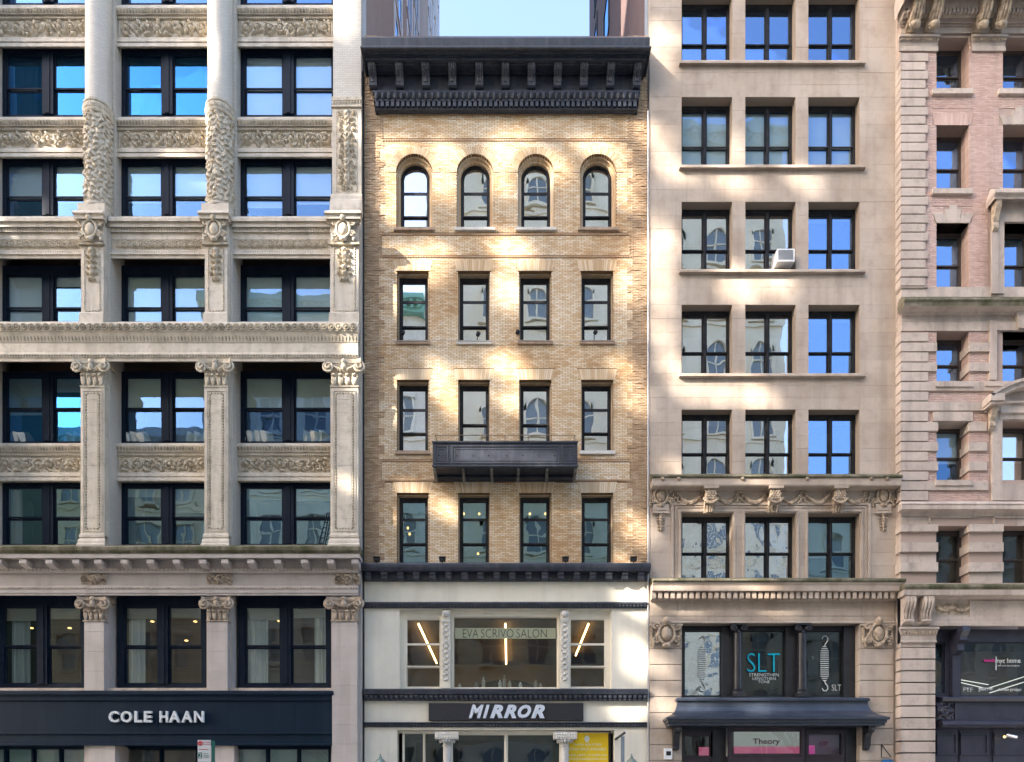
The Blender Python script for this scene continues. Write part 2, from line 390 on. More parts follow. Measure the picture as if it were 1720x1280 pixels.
BEIGE = mat('beige_limestone', (0.50, 0.42, 0.35), 0.85, 0.2, ((0.41, 0.325, 0.255), .55, .38, .68), ((0.24, 0.18, 0.14), .45, 1.6), (12, .3), .05, grime=((0.33, .255, .2), .4, 2.2))
BEIGE_C = mat('beige_carved', (0.50, 0.40, 0.30), 0.85, 0.2, ((0.25, 0.19, 0.14), 6, .42, .66), None, (25, .3), grime=((0.12, .09, .07), .55, 8))
JOINT = mat('joint_mortar', (0.32, 0.26, 0.21), 0.9, 0.1)
SILLW = mat('white_sill_stone', (0.62, 0.6, 0.56), 0.7, 0.3, ((0.5, 0.48, 0.45), 3, .4, .7))
SILLT = mat('tan_sill_stone', (0.42, 0.31, 0.23), 0.8, 0.2, ((0.33, 0.24, 0.17), 3, .4, .7), ((0.15, 0.11, 0.08), .4, 4))
RSTONE = mat('warm_limestone', (0.54, 0.455, 0.39), 0.85, 0.2, ((0.45, 0.37, 0.315), .9, .38, .7), ((0.17, 0.14, 0.12), .5, 2), (12, .3), .07, grime=((0.24, .19, .16), .45, 2.5))
RSTONE_C = mat('warm_carved', (0.52, 0.42, 0.31), 0.85, 0.2, ((0.27, 0.21, 0.16), 6, .42, .66), None, (25, .3), grime=((0.13, .1, .08), .5, 8))
TANB = mat_bricks('tan_brick', [(0.0, (0.47, 0.27, 0.125)), (0.28, (0.60, 0.40, 0.215)), (0.46, (0.67, 0.50, 0.31)), (0.62, (0.73, 0.59, 0.41)), (0.85, (0.80, 0.70, 0.55))], .46, .38)
TANV = mat_bricks('tan_voussoir_brick', [(0.0, (0.5, 0.32, 0.17)), (0.4, (0.62, 0.45, 0.27)), (0.7, (0.70, 0.56, 0.39)), (1.0, (0.76, 0.65, 0.49))], .6, .4)
QUOINB = mat_bricks('rock_faced_brick', [(0.0, (0.33, 0.21, 0.12)), (0.4, (0.45, 0.305, 0.18)), (0.75, (0.53, 0.38, 0.24)), (1.0, (0.62, 0.48, 0.33))], .65, .5)
TBAND = mat('terracotta_band', (0.40, 0.25, 0.15), 0.8, 0.2, ((0.5, 0.38, 0.26), 1.5, .4, .7), None, None, 0)
PINKB = mat_bricks('pink_brick', [(0.0, (0.50, 0.33, 0.27)), (0.45, (0.60, 0.42, 0.355)), (0.8, (0.68, 0.50, 0.43)), (1.0, (0.72, 0.56, 0.49))], .5, .5)
TMORT = mat('tan_mortar', (0.27, 0.17, 0.09), 0.95, 0.1, ((0.2, 0.12, 0.07), 1.5, .4, .7))
PMORT = mat('pink_mortar', (0.42, 0.32, 0.27), 0.95, 0.1)
ROOM = mat('room', (0.10, 0.095, 0.085), 0.9, 0.1, ((0.06, 0.06, 0.06), .7, .4, .6))
mat('room_warm', (0.32, 0.24, 0.14), 0.9, 0.1, ((0.14, 0.12, 0.1), .5, .4, .6))
mat('room_pale', (0.35, 0.37, 0.36), 0.9, 0.1)
mat('blind_white', (0.86, 0.88, 0.86), 0.9, 0.1)
mat('blind_cream', (0.78, 0.77, 0.64), 0.9, 0.1)
mat('blind_grey', (0.36, 0.38, 0.36), 0.9, 0.1)
mat('curtain_white', (0.72, 0.76, 0.76), 0.9, 0.1)
mat('curtain_grey', (0.42, 0.48, 0.5), 0.9, 0.1)
mat('frosted_teal', (0.30, 0.46, 0.46), 0.5, 0.3, ((0.46, .52, .56), .5, .4, .6))
mat('pink_paper', (0.85, 0.12, 0.42), 0.6, 0.3)
mat('reflection_blue', (0.02, 0.05, 0.12), 0.6, 0.3)
GL_L = mat_glass('glass_left', .32, warp=.005)  # rtint puts the wanted reflection colour into each glass
GL_C = mat_glass('glass_old', .48, warp=.0055, wsc=.75, rtint=(.84, .88, .93))
GL_P = mat_glass('glass_clear', .11, warp=.005, rtint=(.3, .55, .95))
GL_B = mat_glass('glass_wavy', .36, warp=.006, wsc=.8, rtint=(.36, .57, .9))
GL_BW = mat_glass('glass_crumpled', .5, warp=.016, wsc=1.6, rtint=(.85, .93, 1))
GL_S = mat_glass('glass_shop', .03, (0.88, .9, .88), warp=.006, rtint=(.75, .85, .9))
GL_T = mat_glass('glass_teal_reflection', .30, warp=.006, rtint=(.34, .52, .6))
GL_R = mat_glass('glass_right', .34, warp=.01, rtint=(.4, .6, .92))
LETTER = mat('silver_letter', (0.62, 0.66, 0.7), 0.35, 0.5, metal=.2)
WHITE = mat('white_paint', (0.78, 0.79, 0.8), 0.5, 0.4)
WARM = mat_emit('warm_tube', (1.0, 0.58, 0.24), 2.2)
SPOTL = mat_emit("warm_bulb", (1.0, 0.62, 0.2), .8)

# small repeated ornament, too fine to pick apart: one part per band
def beads(parent, m, x0, x1, y, z, r, pitch, name='bead_moulding', rz=None):
    mb = MB(); n = max(1, int((x1 - x0) / pitch)); p = (x1 - x0) / n
    for i in range(n): mb._ell((x0 + p * (i + .5), y, z), (r, r * .8, rz or r), 6, 4)
    return mb.build(name, m, parent, smooth=True, kind='stuff')
def leaves(parent, m, x0, x1, y, z0, z1, pitch, out=.05, name='leaf_moulding'):
    mb = MB(); n = max(1, int((x1 - x0) / pitch)); p = (x1 - x0) / n
    for i in range(n):
        c = x0 + p * (i + .5); h = z1 - z0
        v = [(c - p * .42, y, z1), (c + p * .42, y, z1), (c + p * .36, y - out * .3, z0 + h * .4), (c, y + .005, z0), (c - p * .36, y - out * .3, z0 + h * .4), (c, y - out, z0 + h * .62), (c, y - out * .7, z1)]
        mb.add(v, [(0, 4, 5, 6), (6, 5, 2, 1), (4, 3, 5), (5, 3, 2)])
    return mb.build(name, m, parent, kind='stuff')
def dentils(parent, m, x0, x1, y0, y1, z0, z1, pitch, duty=.6, name='dentil_row'):
    mb = MB(); n = max(1, int((x1 - x0) / pitch)); p = (x1 - x0) / n
    for i in range(n): mb.box(x0 + p * (i + .5 - duty / 2), x0 + p * (i + .5 + duty / 2), y0, y1, z0, z1)
    return mb.build(name, m, parent, kind='stuff')
def pmold(parent, name, m, px0, px1, prof, y0, kl=0.0, kr=0.0, smooth=False, label=None):
    pr = [(o, Z(py, y0 - o)) for o, py in prof]
    return MB().mold(X(px0, y0), X(px1, y0), pr, y0, kl, kr).build(name, m, parent, label=label)
def xmold(parent, name, m, x0, x1, prof, y0, kl=0.0, kr=0.0):
    pr = [(o, Z(py, y0 - o)) for o, py in prof]
    return MB().mold(x0, x1, pr, y0, kl, kr).build(name, m, parent)
def cartouche(mb, c, s, y):
    """oval boss in a curling frame with side leaves"""
    x, z = c; mb._ell((x, y, z), (.2 * s, .12 * s, .27 * s), 12, 8)
    n = 20; mb.tube([(x + .27 * s * math.cos(t * 6.2832 / n), y - .03 * s, z + .34 * s * math.sin(t * 6.2832 / n)) for t in range(n + 1)], .055 * s, 6)
    for d in (-1, 1):
        for q, (dx, dz, r0) in enumerate(((.34, .24, .13), (.36, -.2, .12))):
            sp = spiral(x + d * dx * s, z + dz * s, r0 * s, 1.3, d * (1 if q else -1), 0, 14)
            mb.tube([(p[0], y - .02 * s, p[1]) for p in sp], .04 * s, 5)
        for k in range(4): mb._ell((x + d * (.3 + .04 * k) * s, y + .02, z + (-.05 - .1 * k) * s), (.07 * s, .05 * s, .09 * s), 6, 4)
    mb._ell((x, y - .08 * s, z + .42 * s), (.13 * s, .12 * s, .15 * s), 8, 6); mb._ell((x, y - .04 * s, z - .4 * s), (.16 * s, .08 * s, .09 * s), 8, 5)
def capital(parent, m, cx, yf, z0, z1, hw, flare=.16):
    """composite capital: bell, leaf row, two volutes, curved abacus"""
    h = z1 - z0; mb = MB()
    for i in range(6):
        pass
    prof = [(hw * 1.06, 0), (hw * 1.06, .05 * h), (hw * .96, .07 * h), (hw * .98, .5 * h), (hw * 1.1, .74 * h), (hw + flare * .6, .84 * h)]
    for (a, za), (b, zb) in zip(prof[:-1], prof[1:]):
        v = []
        for r, z in ((a, za), (b, zb)):
            y = yf - (r - hw); v += [(cx - r, yf + .5, z0 + z), (cx - r, y, z0 + z), (cx + r, y, z0 + z), (cx + r, yf + .5, z0 + z)]
        mb.add(v, [(0, 1, 5, 4), (1, 2, 6, 5), (2, 3, 7, 6)])
    top = []
    for k in range(13):
        u = k / 12 * 2 - 1; top.append((cx + u * (hw + flare), yf - flare * (.45 + .75 * u * u)))
    n = len(top); v = [(p[0], p[1], z0 + .86 * h) for p in top] + [(p[0], p[1] - .02, z1) for p in top] + [(cx - hw - flare, yf + .5, z1), (cx + hw + flare, yf + .5, z1), (cx - hw - flare, yf + .5, z0 + .86 * h), (cx + hw + flare, yf + .5, z0 + .86 * h)]
    f = [(i, i + 1, n + i + 1, n + i) for i in range(n - 1)] + [tuple(range(n, 2 * n)) + (2 * n + 1, 2 * n), tuple(range(n)) + (2 * n + 3, 2 * n + 2), (0, n, 2 * n, 2 * n + 2), (n - 1, 2 * n - 1, 2 * n + 1, 2 * n + 3)]
    mb.add(v, f)
    cap = mb.build('capital', m, parent)
    for d in (-1, 1):
        vb = MB(); sp = spiral(cx + d * (hw + flare * .35), z0 + .7 * h, .19 * h + .04, 1.9, -d, math.pi / 2, 22)
        vb.tube([(p[0], yf - flare * .75 - .01 * i * .5, p[1]) for i, p in enumerate(sp)], .045, 6)
        vb._ell((cx + d * (hw + flare * .35), yf - flare * .7, z0 + .7 * h), (.13 * h + .03, .07, .13 * h + .03), 10, 6)
        vb.tube([(cx + d * t * (hw + flare * .3), yf - flare * .6 - .02, z0 + h * (.62 + .26 * t * t)) for t in np.linspace(.1, 1, 7)], .04, 6)
        vb.build('volute', m, cap, smooth=True)
    lb = MB(); nl = 4
    for k in range(nl):
        x = cx - hw + 2 * hw * (k + .5) / nl
        lb._ell((x, yf - .03, z0 + .25 * h), (hw / nl * .85, .06, .2 * h), 8, 6); lb._ell((x, yf - .1, z0 + .42 * h), (hw / nl * .7, .07, .05 * h), 7, 4)
        for d in (-1, 1): lb._ell((x + d * hw / nl * .5, yf - .05, z0 + .3 * h), (.03, .04, .13 * h), 5, 4)
    lb._ell((cx, yf - .13, z0 + .72 * h), (.11, .08, .16 * h), 8, 6); lb._ell((cx, yf - flare * .6 - .04, z0 + .92 * h), (.1, .07, .1 * h), 8, 5)
    for d in (-1, 1):
        for k in range(3): lb._ell((cx + d * (.13 + .08 * k), yf - .1, z0 + h * (.6 + .04 * k)), (.05, .05, .07 * h), 6, 4)
    lb.build('acanthus_leaf', m, cap, smooth=True)
    return cap

# ================================================================== setting: street
def sheet(name, x0, x1, y0, y1, z, m):
    o = MB().add([(x0, y0, z), (x1, y0, z), (x1, y1, z), (x0, y1, z)], [(0, 1, 2, 3)]).build(name, m); o['kind'] = 'structure'; return o
ASPH = mat('asphalt', (0.07, 0.07, 0.072), .9, .2, ((0.04, 0.04, 0.042), 2, .4, .6), None, (40, .4))
PAVE = mat('pavement_concrete', (0.5, 0.49, 0.46), .9, .2, ((0.25, 0.24, 0.22), 1.2, .4, .7), None, (20, .3))
sheet('ground', -400, 400, -400, 400, -.16, ASPH)
sheet('road', -200, 200, -23, -7, -.15, ASPH)
for nm, ya, yb in (('pavement_near', -7, 3), ('pavement_far', -54, -23)):
    o = MB().box(-120, 120, ya, yb, -.17, 0).build(nm, PAVE); o['kind'] = 'structure'
PAINT = mat('road_paint', (0.75, 0.75, 0.72), .8, .2, ((0.4, .4, .4), 6, .5, .7))
for k in (-18.3, -15, -11.7):
    for i in range(-14, 15):
        o = MB().box(i * 7, i * 7 + 3, k - .06, k + .06, -.149, -.146).build('lane_marking', PAINT); o['kind'] = 'structure'

# ================================================================== left building (ivory terracotta)
LB = thing('terracotta_building', (X(300), 0, 0), 'tall ivory terracotta loft building with carved columns and navy windows over a navy shopfront', 'building')
AX = [-20.66, -15.93, -11.2]; HW = .535; PR0, PR1 = -6.87, -5.72
bays = [(AX[0] + HW, AX[1] - HW), (AX[1] + HW, AX[2] - HW), (AX[2] + HW, PR0 - .02)]
YW = .47
for ax in AX:
    MB().box(ax - HW, ax + HW, 0, .7, Z(365, -.2), 36).build('pier', GLAZED, LB)
    MB().box(ax - HW, ax + HW, -.35, .7, Z(918, -.35), Z(365, -.2) - .002).build('pier', GLAZED, LB)
    MB().box(ax - HW + .05, ax + HW - .05, -.3, .7, 0, Z(918, -.35) - .002).build('pier', LIME, LB)
MB().box(PR0, PR1, 0, .7, Z(365, -.2), 36).build('pier', GLAZED, LB)
MB().box(PR0, PR1, -.35, .7, Z(918, -.35), Z(365, -.2) - .002).build('pier', GLAZED, LB)
MB().box(PR0, PR1, -.3, .7, 0, Z(918, -.35) - .002).build('pier', LIME, LB)
SIDE_L = mat_brick_tex('side_wall_tan_brick', (0.40, 0.27, 0.20), (0.33, 0.22, 0.165), (0.28, 0.2, 0.16), 'yz')
MB().box(-40, AX[0] - HW - .01, -.3, 2.59, 0, 72).build('wall', GLAZED, LB)  # unseen wall added to keep sun out of the open left end
MB().box(-40, PR1 - .01, 2.6, 31, 0, 72).build('body', SIDE_L, LB)
MB().box(PR1 - .3, PR1 - .012, .7, 2.6, 0, 72).build('side_wall', SIDE_L, LB)
MB().box(-40, PR1 - .013, .68, 2.6, 36.01, 72).build('wall', GLAZED, LB)
WHT = mat('white_window_trim', (.7, .73, .78), .5, .3)
SIDEGL = mat_glass('glass_side', .7, (.5, .6, .7), .004, rtint=(.3, .55, .95))
for (d0, d1) in ((7.6, 10.2), (12.0, 14.2), (15.0, 17.2), (22.6, 24.2), (25.4, 27.0), (28.2, 29.8)):
    for zf in range(31, 70, 4):
        f = MB(); xs = PR1 - .01
        f.box(xs - .02, xs + .07, d0, d0 + .22, zf, zf + 3.3); f.box(xs - .02, xs + .07, d1 - .22, d1, zf, zf + 3.3); f.box(xs - .02, xs + .05, d0 + .22, d1 - .22, zf, zf + .2); f.box(xs - .02, xs + .05, d0 + .22, d1 - .22, zf + 3.1, zf + 3.3)
        f.box(xs - .02, xs + .06, (d0 + d1) / 2 - .06, (d0 + d1) / 2 + .06, zf + .2, zf + 3.1)
        wn = f.build('window', WHT, LB)
        for k in range(2):
            a = d0 + .22 if k == 0 else (d0 + d1) / 2 + .06; b = (d0 + d1) / 2 - .06 if k == 0 else d1 - .22
            MB().box(xs + .005, xs + .012, a, b, zf + .2, zf + 3.1).build('pane', SIDEGL, wn)

# windows: rows (frame top, frame bottom, rail) in the window plane
rowsL = [(-105, 9, .5), (83, 197, .43), (267, 367, .36), (446, 546, .30), (624, 746, .5), (812, 919, .46)]
BL = ['blind_white', 'blind_cream', 'blind_grey', 'blind_white']
def bl(a, b, m='blind_white', m2=None): return [(a, m), (b, m2 or m)]
spec = {(1, 0): dict(curtains=[[(0, .75, 'curtain_white')], []], blinds=bl(.12, .12)), (1, 1): dict(curtains=[[(0, .3, 'curtain_white')], [(.8, 1, 'curtain_white')]], blinds=bl(.1, .1)),
        (1, 2): dict(blinds=bl(1, 1)), (2, 0): dict(blinds=bl(.62, .7)), (2, 1): dict(blinds=bl(.68, .66)), (2, 2): dict(blinds=bl(.8, .74)),
        (3, 0): dict(blinds=bl(1, .2, 'blind_white')), (3, 1): dict(blinds=bl(1, 1, 'blind_cream')), (3, 2): dict(blinds=bl(1, .95, 'blind_white')),
        (4, 0): dict(blinds=bl(.55, .2, 'blind_cream')), (4, 1): dict(blinds=bl(.5, .46, 'blind_cream')), (4, 2): dict(blinds=bl(.5, .45, 'blind_cream')),
        (5, 0): dict(curtains=[[(0, .3, 'blind_cream')], []]), (5, 1): dict(blinds=bl(.16, .42, 'blind_white')), (5, 2): dict(blinds=bl(.2, .2, 'blind_white'))}
for ri, (pt, pb, rl) in enumerate(rowsL):
    for bi, (a, b) in enumerate(bays):
        kw = spec.get((ri, bi), dict(blinds=bl(.4, .4)))
        tp = .35 if ri == 3 else (.18 if ri in (1, 2, 4) else .12)
        window(LB, a, b + (.05 if bi == 2 else 0), Z(pb, YW), Z(pt, YW), YW, NAVY, GL_T if ri == 5 else (GL_L if (ri, bi) in ((1, 0), (1, 1), (4, 0)) else GL_P), 2, (rl,), .16, .44, .065, tp, room='room', mull_out=.05, fd=.16, **kw)
    # head panel above row 4 and 5 soffits stays in shadow
# spandrels
RNG = random.Random(3)
def spandrel(py, last, hscale=1.0, plane=.26):
    H = last - py; g = lambda t: py + H * t
    prof = [(-.5, g(-.02)), (.16, g(0)), (.2, g(.03)), (.2, g(.06)), (.12, g(.18)), (.14, g(.2)), (.07, g(.21)), (.07, g(.27)), (.12, g(.28)), (.1, g(.31)), (.04, g(.34)), (.04, g(.72)), (.1, g(.75)), (.1, g(.82)), (.05, g(.84)), (.12, g(.87)), (.12, g(.93)), (.02, g(.97)), (-.5, g(1.0))]
    for (a, b) in bays:
        sp = xmold(LB, 'spandrel', IVORY, a, b, prof, plane)
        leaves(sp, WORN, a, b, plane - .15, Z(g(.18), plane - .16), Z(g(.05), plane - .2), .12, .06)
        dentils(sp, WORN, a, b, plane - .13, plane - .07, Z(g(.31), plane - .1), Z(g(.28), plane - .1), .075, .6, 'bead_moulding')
        w_ = b - a - .25; h_ = Z(g(.36), plane) - Z(g(.71), plane)
        key = ('fr', round(a, 2), round(py, 2))
        if key not in MESHC:
            me, o = relief(w_, h_, 190, 26, scroll_strokes(w_, h_, 8, .12, RNG)).mesh('carved_frieze', True, origin=(0, 0, 0)); MESHC[key] = me
        put('carved_frieze', MESHC[key], CARVED, sp, ((a + b) / 2, plane - .045, Z(g(.71), plane - .04)))
        fr = MB(); x0, x1, z0, z1 = a + .06, b - .06, Z(g(.72), plane - .04), Z(g(.35), plane - .04)
        fr.box(x0, x0 + .05, plane - .07, plane - .03, z0, z1); fr.build('panel_border', IVORY, sp); MB().box(x1 - .05, x1, plane - .07, plane - .03, z0, z1).build('panel_border', IVORY, sp)
MESHC = {}
spandrel(9, 83); spandrel(197, 268); spandrel(745, 812)
# round columns of the upper storeys
def carve(t, z):
    z += .06 * math.sin(5 * t) + .03 * math.sin(11 * t + 2 * z); t += .12 * math.sin(6.1 * z) + .07 * math.sin(15 * z)
    v = z / .21; row = math.floor(v); u = t / (2 * math.pi) * 13 + (.5 if row % 2 else 0); fu = u % 1 - .5; fv = v % 1
    am = .45 + .55 * abs(math.sin(row * 12.9 + math.floor(u) * 7.7))
    w_ = .47 * (1 - .75 * fv ** 2); d = abs(fu) / max(w_, .05); h = .085 * math.sqrt(max(0, 1 - d * d)) * (1 - .55 * fv)
    if abs(fu) < .06: h -= .02
    return h * am + .05 * max(0, math.sin(9 * t + 3 * math.sin(4 * z))) * abs(math.sin(5.3 * z - 3 * t)) - .035
def carve_old(t, z): return .085 * max(0, math.sin(7 * t + 2.2 * math.sin(5.1 * z))) * (0.4 + .6 * abs(math.sin(4.3 * z + 1.3 * math.sin(3 * t)))) + .055 * max(0, math.sin(13 * t + 9 * z)) * abs(math.sin(6.7 * z - 4 * t)) - .04
for ax in AX:
    cy = -.13; zc0 = Z(338, cy - .5); zc1 = Z(184, cy - .5); zr = Z(166, cy - .5)
    col = MB().lathe((ax - .02, cy, 0), [(.47, zr), (.465, zr + 4), (.455, 36)], 32).build('column', GLAZED, LB, smooth=True)
    MB().lathe((ax - .02, cy, 0), [(.50, zc1), (.53, zc1 + .04), (.53, zc1 + .12), (.5, zc1 + .15), (.5, zr - .04), (.54, zr - .02), (.54, zr + .05), (.47, zr + .08)], 32).build('collar', CARVED, col, smooth=True)
    mb = MB(); n = 26
    for k in range(n):
        t = math.pi + math.pi * k / (n - 1); c = (ax - .02 + .52 * math.cos(t), cy + .52 * math.sin(t), (zc1 + zr) / 2 + .03); mb._ell(c, (.045, .045, .13), 5, 4)
    mb.build('egg_band', CARVED, col, smooth=True, kind='stuff')
    nn = 170; MB().lathe((ax - .02, cy, 0), [(.48 if 0 < j < nn else .47, zc0 + (zc1 - zc0) * j / nn) for j in range(nn + 1)], 132, fn=lambda t, z: carve(t + ax, z)).build('carved_drum', CARVED, col, smooth=True)
    MB().lathe((ax - .02, cy, 0), [(.55, zc0 - .1), (.56, zc0 - .05), (.52, zc0), (.5, zc0 + .06), (.53, zc0 + .1), (.47, zc0 + .14)], 32).build('base_ring', IVORY, col, smooth=True)
    MB().box(ax - .54, ax + .5, -.66, .1, Z(356, -.66), zc0 - .09).build('plinth', IVORY, LB)
# right-hand pilaster with carved panel
px_ = MB().box(PR0 + .03, PR1 - .03, -.12, .02, Z(163, -.1), 36).build('pilaster', GLAZED, LB)
pl = MB().box(PR0 + .01, PR1 - .01, -.2, .02, Z(328, -.2), Z(178, -.2)).build('pilaster', IVORY, LB)
xmold(LB, 'pilaster_cap', CARVED, PR0 + .03, PR1 - .03, [(0.05, 162), (.14, 163), (.14, 168), (.1, 169), (.1, 176), (.16, 177), (.16, 179), (.05, 181)], -.1, .3, .3)
leaves(LB, CARVED, PR0, PR1, -.21, Z(176, -.2), Z(168, -.2), .11, .04)
def garland(w, h, rng, ht=.1):
    st = []; n = int(h / .2)
    for k in range(n):
        z = h * (k + .5) / n; s = (.5 + .5 * abs(math.sin(k * 1.9))) * w * .36
        st.append(([(0, z)], .06 + .05 * ((k * 7) % 3) / 2, ht * 1.2))
        for d in (-1, 1):
            p, q = leaf(0, z, math.pi / 2 + d * -1.0 if d > 0 else math.pi / 2 + .4, s); st.append((np.stack([d * np.abs(p[:, 0]), p[:, 1]], 1), q * .5, ht))
            sp = spiral(d * s, z, w * .1, 1.2, d, 0, 12); st.append((sp, w * .03, ht))
    return st
wz = (PR1 - PR0) - .42; hz = Z(187, -.2) - Z(321, -.2)
me, _ = relief(wz, hz, 30, 110, garland(wz, hz, RNG)).mesh('carved_panel', True, origin=(0, 0, 0))
put('carved_panel', me, CARVED, pl, ((PR0 + PR1) / 2, -.203, Z(321, -.2)))
def border(parent, m, x0, x1, z0, z1, y, t=.05, nm='egg_border', r=.028, pitch=.085):
    mb = MB()
    for xx in (x0, x1):
        n = int((z1 - z0) / pitch)
        for k in range(n): mb._ell((xx, y, z0 + (k + .5) * (z1 - z0) / n), (r, r, r * 1.2), 5, 4)
    n = max(2, int((x1 - x0) / pitch))
    for zz in (z0, z1):
        for k in range(n): mb._ell((x0 + (k + .5) * (x1 - x0) / n, y, zz), (r * 1.2, r, r), 5, 4)
    return mb.build(nm, m, parent, smooth=True, kind='stuff')
border(pl, CARVED, (PR0 + PR1) / 2 - wz / 2 - .03, (PR0 + PR1) / 2 + wz / 2 + .03, Z(322, -.2), Z(186, -.2), -.2)
xmold(LB, 'pilaster_base', IVORY, PR0, PR1, [(.1, 326), (.14, 328), (.14, 334), (.2, 336), (.24, 350), (.24, 357)], -.15, .2, .2)
# entablature under the columns
ent = [(-.85, 363), (.2, 364), (.24, 366), (.24, 371), (.16, 373), (.16, 381), (.08, 382), (.1, 389), (.02, 391), (.02, 402), (.0, 403), (.0, 419), (.04, 421), (.08, 423), (.08, 427), (.03, 428), (.03, 434), (-.85, 436)]
for (a, b) in bays:
    e = xmold(LB, 'entablature', IVORY, a, b, ent, -.25)
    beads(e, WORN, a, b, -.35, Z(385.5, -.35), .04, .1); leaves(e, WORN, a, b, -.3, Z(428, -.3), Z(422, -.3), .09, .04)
    w_ = b - a - .3; h_ = .37; key = ('wave', round(w_, 1))
    if key not in MESHC:
        st = []; n = 15
        for k in range(n):
            cx = -w_ / 2 + w_ * (k + .5) / n; st.append((spiral(cx, h_ * .5, h_ * .36, 1.6, -1, 2.6, 22), .036, .1)); p, q = leaf(cx + .08, h_ * .2, .5, .12); st.append((p, q, .08))
        MESHC[key] = relief(w_, h_, 200, 22, st).mesh('wave_frieze', True, origin=(0, 0, 0))[0]
    put('wave_frieze', MESHC[key], CARVED, e, ((a + b) / 2, -.255, Z(419, -.255)))
# pilasters of the middle storeys, with cartouche brackets above
def mid_pilaster(c, hw):
    xmold(LB, 'bracket_cap', IVORY, c - hw, c + hw, [(.1, 353), (.3, 354), (.32, 357), (.24, 360), (.24, 367), (.12, 369), (.12, 374), (.04, 377)], -.6, .5, .5)
    br = MB().box(c - hw, c + hw, -.6, -.3, Z(546, -.6), Z(376, -.6)).build('pilaster', IVORY, LB)
    mb = MB(); cartouche(mb, (c - .02, Z(386, -.7)), .95, -.72); mb.build('cartouche', CARVED, br, smooth=True)
    xmold(LB, 'bracket_foot', WORN, c - hw, c + hw, [(.0, 405), (.08, 407), (.1, 410), (.02, 413)], -.605, .6, .6)
    z0, z1 = Z(522, -.6), Z(416, -.6); border(br, CARVED, c - hw + .14, c + hw - .14, z0, z1, -.605, r=.035, pitch=.1)
    w_, h_ = hw * 1.1, z1 - z0; me, _ = relief(w_, h_ * .55, 26, 60, garland(w_, h_ * .55, RNG, .13)).mesh('garland', True, origin=(0, 0, 0)); put('garland', me, CARVED, br, (c, -.605, z1 - h_ * .56))
    xmold(LB, 'pilaster_base', IVORY, c - hw, c + hw, [(.02, 524), (.08, 526), (.1, 545)], -.6, .4, .4)
for ax in AX: mid_pilaster(ax, .43)
mid_pilaster((PR0 + PR1) / 2, .54)
# string cornice with the chain of rosettes
x0, x1 = -25, PR1 - .05
STR = [(-1.1, 540), (.16, 541.5), (.18, 543), (.18, 556), (.15, 557), (.12, 561), (.02, 575), (0, 576), (0, 592), (.03, 593), (.07, 594), (.07, 600), (.03, 601), (.03, 607), (-1.2, 609)]
sc_ = xmold(LB, 'string_cornice', IVORY, x0, x1, STR, -.62, .0, .3)
ros = MB().lathe((0, 0, 0), [(.02, 0), (.115, .0), (.13, .02), (.13, .05), (.1, .055), (.08, .03), (.06, .035), (.045, .07), (.01, .08)], 10)
ros_me = ros.mesh('rosette', True, origin=(0, 0, 0))[0]
xx = X(4, -.8)
while xx < x1 - .05:
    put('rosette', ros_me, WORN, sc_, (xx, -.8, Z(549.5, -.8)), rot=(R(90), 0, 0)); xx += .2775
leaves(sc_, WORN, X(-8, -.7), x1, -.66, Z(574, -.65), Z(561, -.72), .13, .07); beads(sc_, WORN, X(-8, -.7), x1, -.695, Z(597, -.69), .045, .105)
for k in range(1, 30):
    pass
# tall pilasters with capitals
def tall_pilaster(c, hw):
    p = MB().box(c - hw, c + hw, -.6, -.3, Z(898, -.6), Z(649, -.6)).build('pilaster', IVORY, LB)
    capital(LB, CARVED, c, -.6, Z(650, -.62), Z(604, -.7), hw - .01, .16)
    z0, z1 = Z(893, -.6), Z(656, -.6)
    f = MB(); f.box(c - hw + .09, c - hw + .12, -.625, -.59, z0, z1); f.box(c + hw - .12, c + hw - .09, -.625, -.59, z0, z1); f.box(c - hw + .12, c + hw - .12, -.622, -.59, z1 - .03, z1); f.box(c - hw + .12, c + hw - .12, -.622, -.59, z0, z0 + .03); f.build('panel_border', IVORY, p)
    border(p, WORN, c - hw + .2, c + hw - .2, z0 + .12, z1 - .12, -.6, r=.04, pitch=.11, nm='leaf_border')
    zz = z0
    while zz < z1 - .3:
        block('terracotta_block', IVORY, p, c - hw + .26, c + hw - .26, -.612, -.59, zz + .004, min(z1 - .14, zz + .50)); zz += .505
    xmold(LB, 'pilaster_base', IVORY, c - hw, c + hw, [(0, 896), (.05, 898), (.05, 902), (.02, 904), (.08, 906), (.1, 909), (.1, 912), (.14, 914), (.14, 918)], -.6, .6, .6)
for ax in AX: tall_pilaster(ax + .01, .455)
tall_pilaster((PR0 + PR1) / 2, .53)
# great cornice over the second storey
COR = [(-1.1, 915), (.62, 917), (.66, 919), (.64, 924), (.52, 930), (.52, 931), (.56, 931.5), (.56, 937), (.5, 938), (.08, 940), (.08, 953), (.14, 955), (.12, 962), (.0, 964), (.0, 984), (.04, 985), (.07, 987), (.05, 991), (.05, 996), (.02, 997), (.02, 1000), (-.9, 1001)]
k_ = 4
xmold(LB, 'cornice_gutter', MOSSY, x0, x1, COR[:5] + [(.3, 930.5)], -.6, 0, .3)
gc = xmold(LB, 'cornice', LIME, x0, x1, COR[4:], -.6, 0, .3)
for px in (-4, 38, 82, 127, 164, 208, 252, 296, 340, 377, 421, 466, 511, 555, 596):
    xm = X(px, -1.12); mb = MB(); zt = Z(940, -1.1); mb.xprism([(-1.12, zt), (-1.12, zt - .14), (-1.05, zt - .19), (-.85, zt - .22), (-.66, zt - .26), (-.66, zt)], xm - .13, xm + .13)
    mb.build('modillion', LIME, gc)
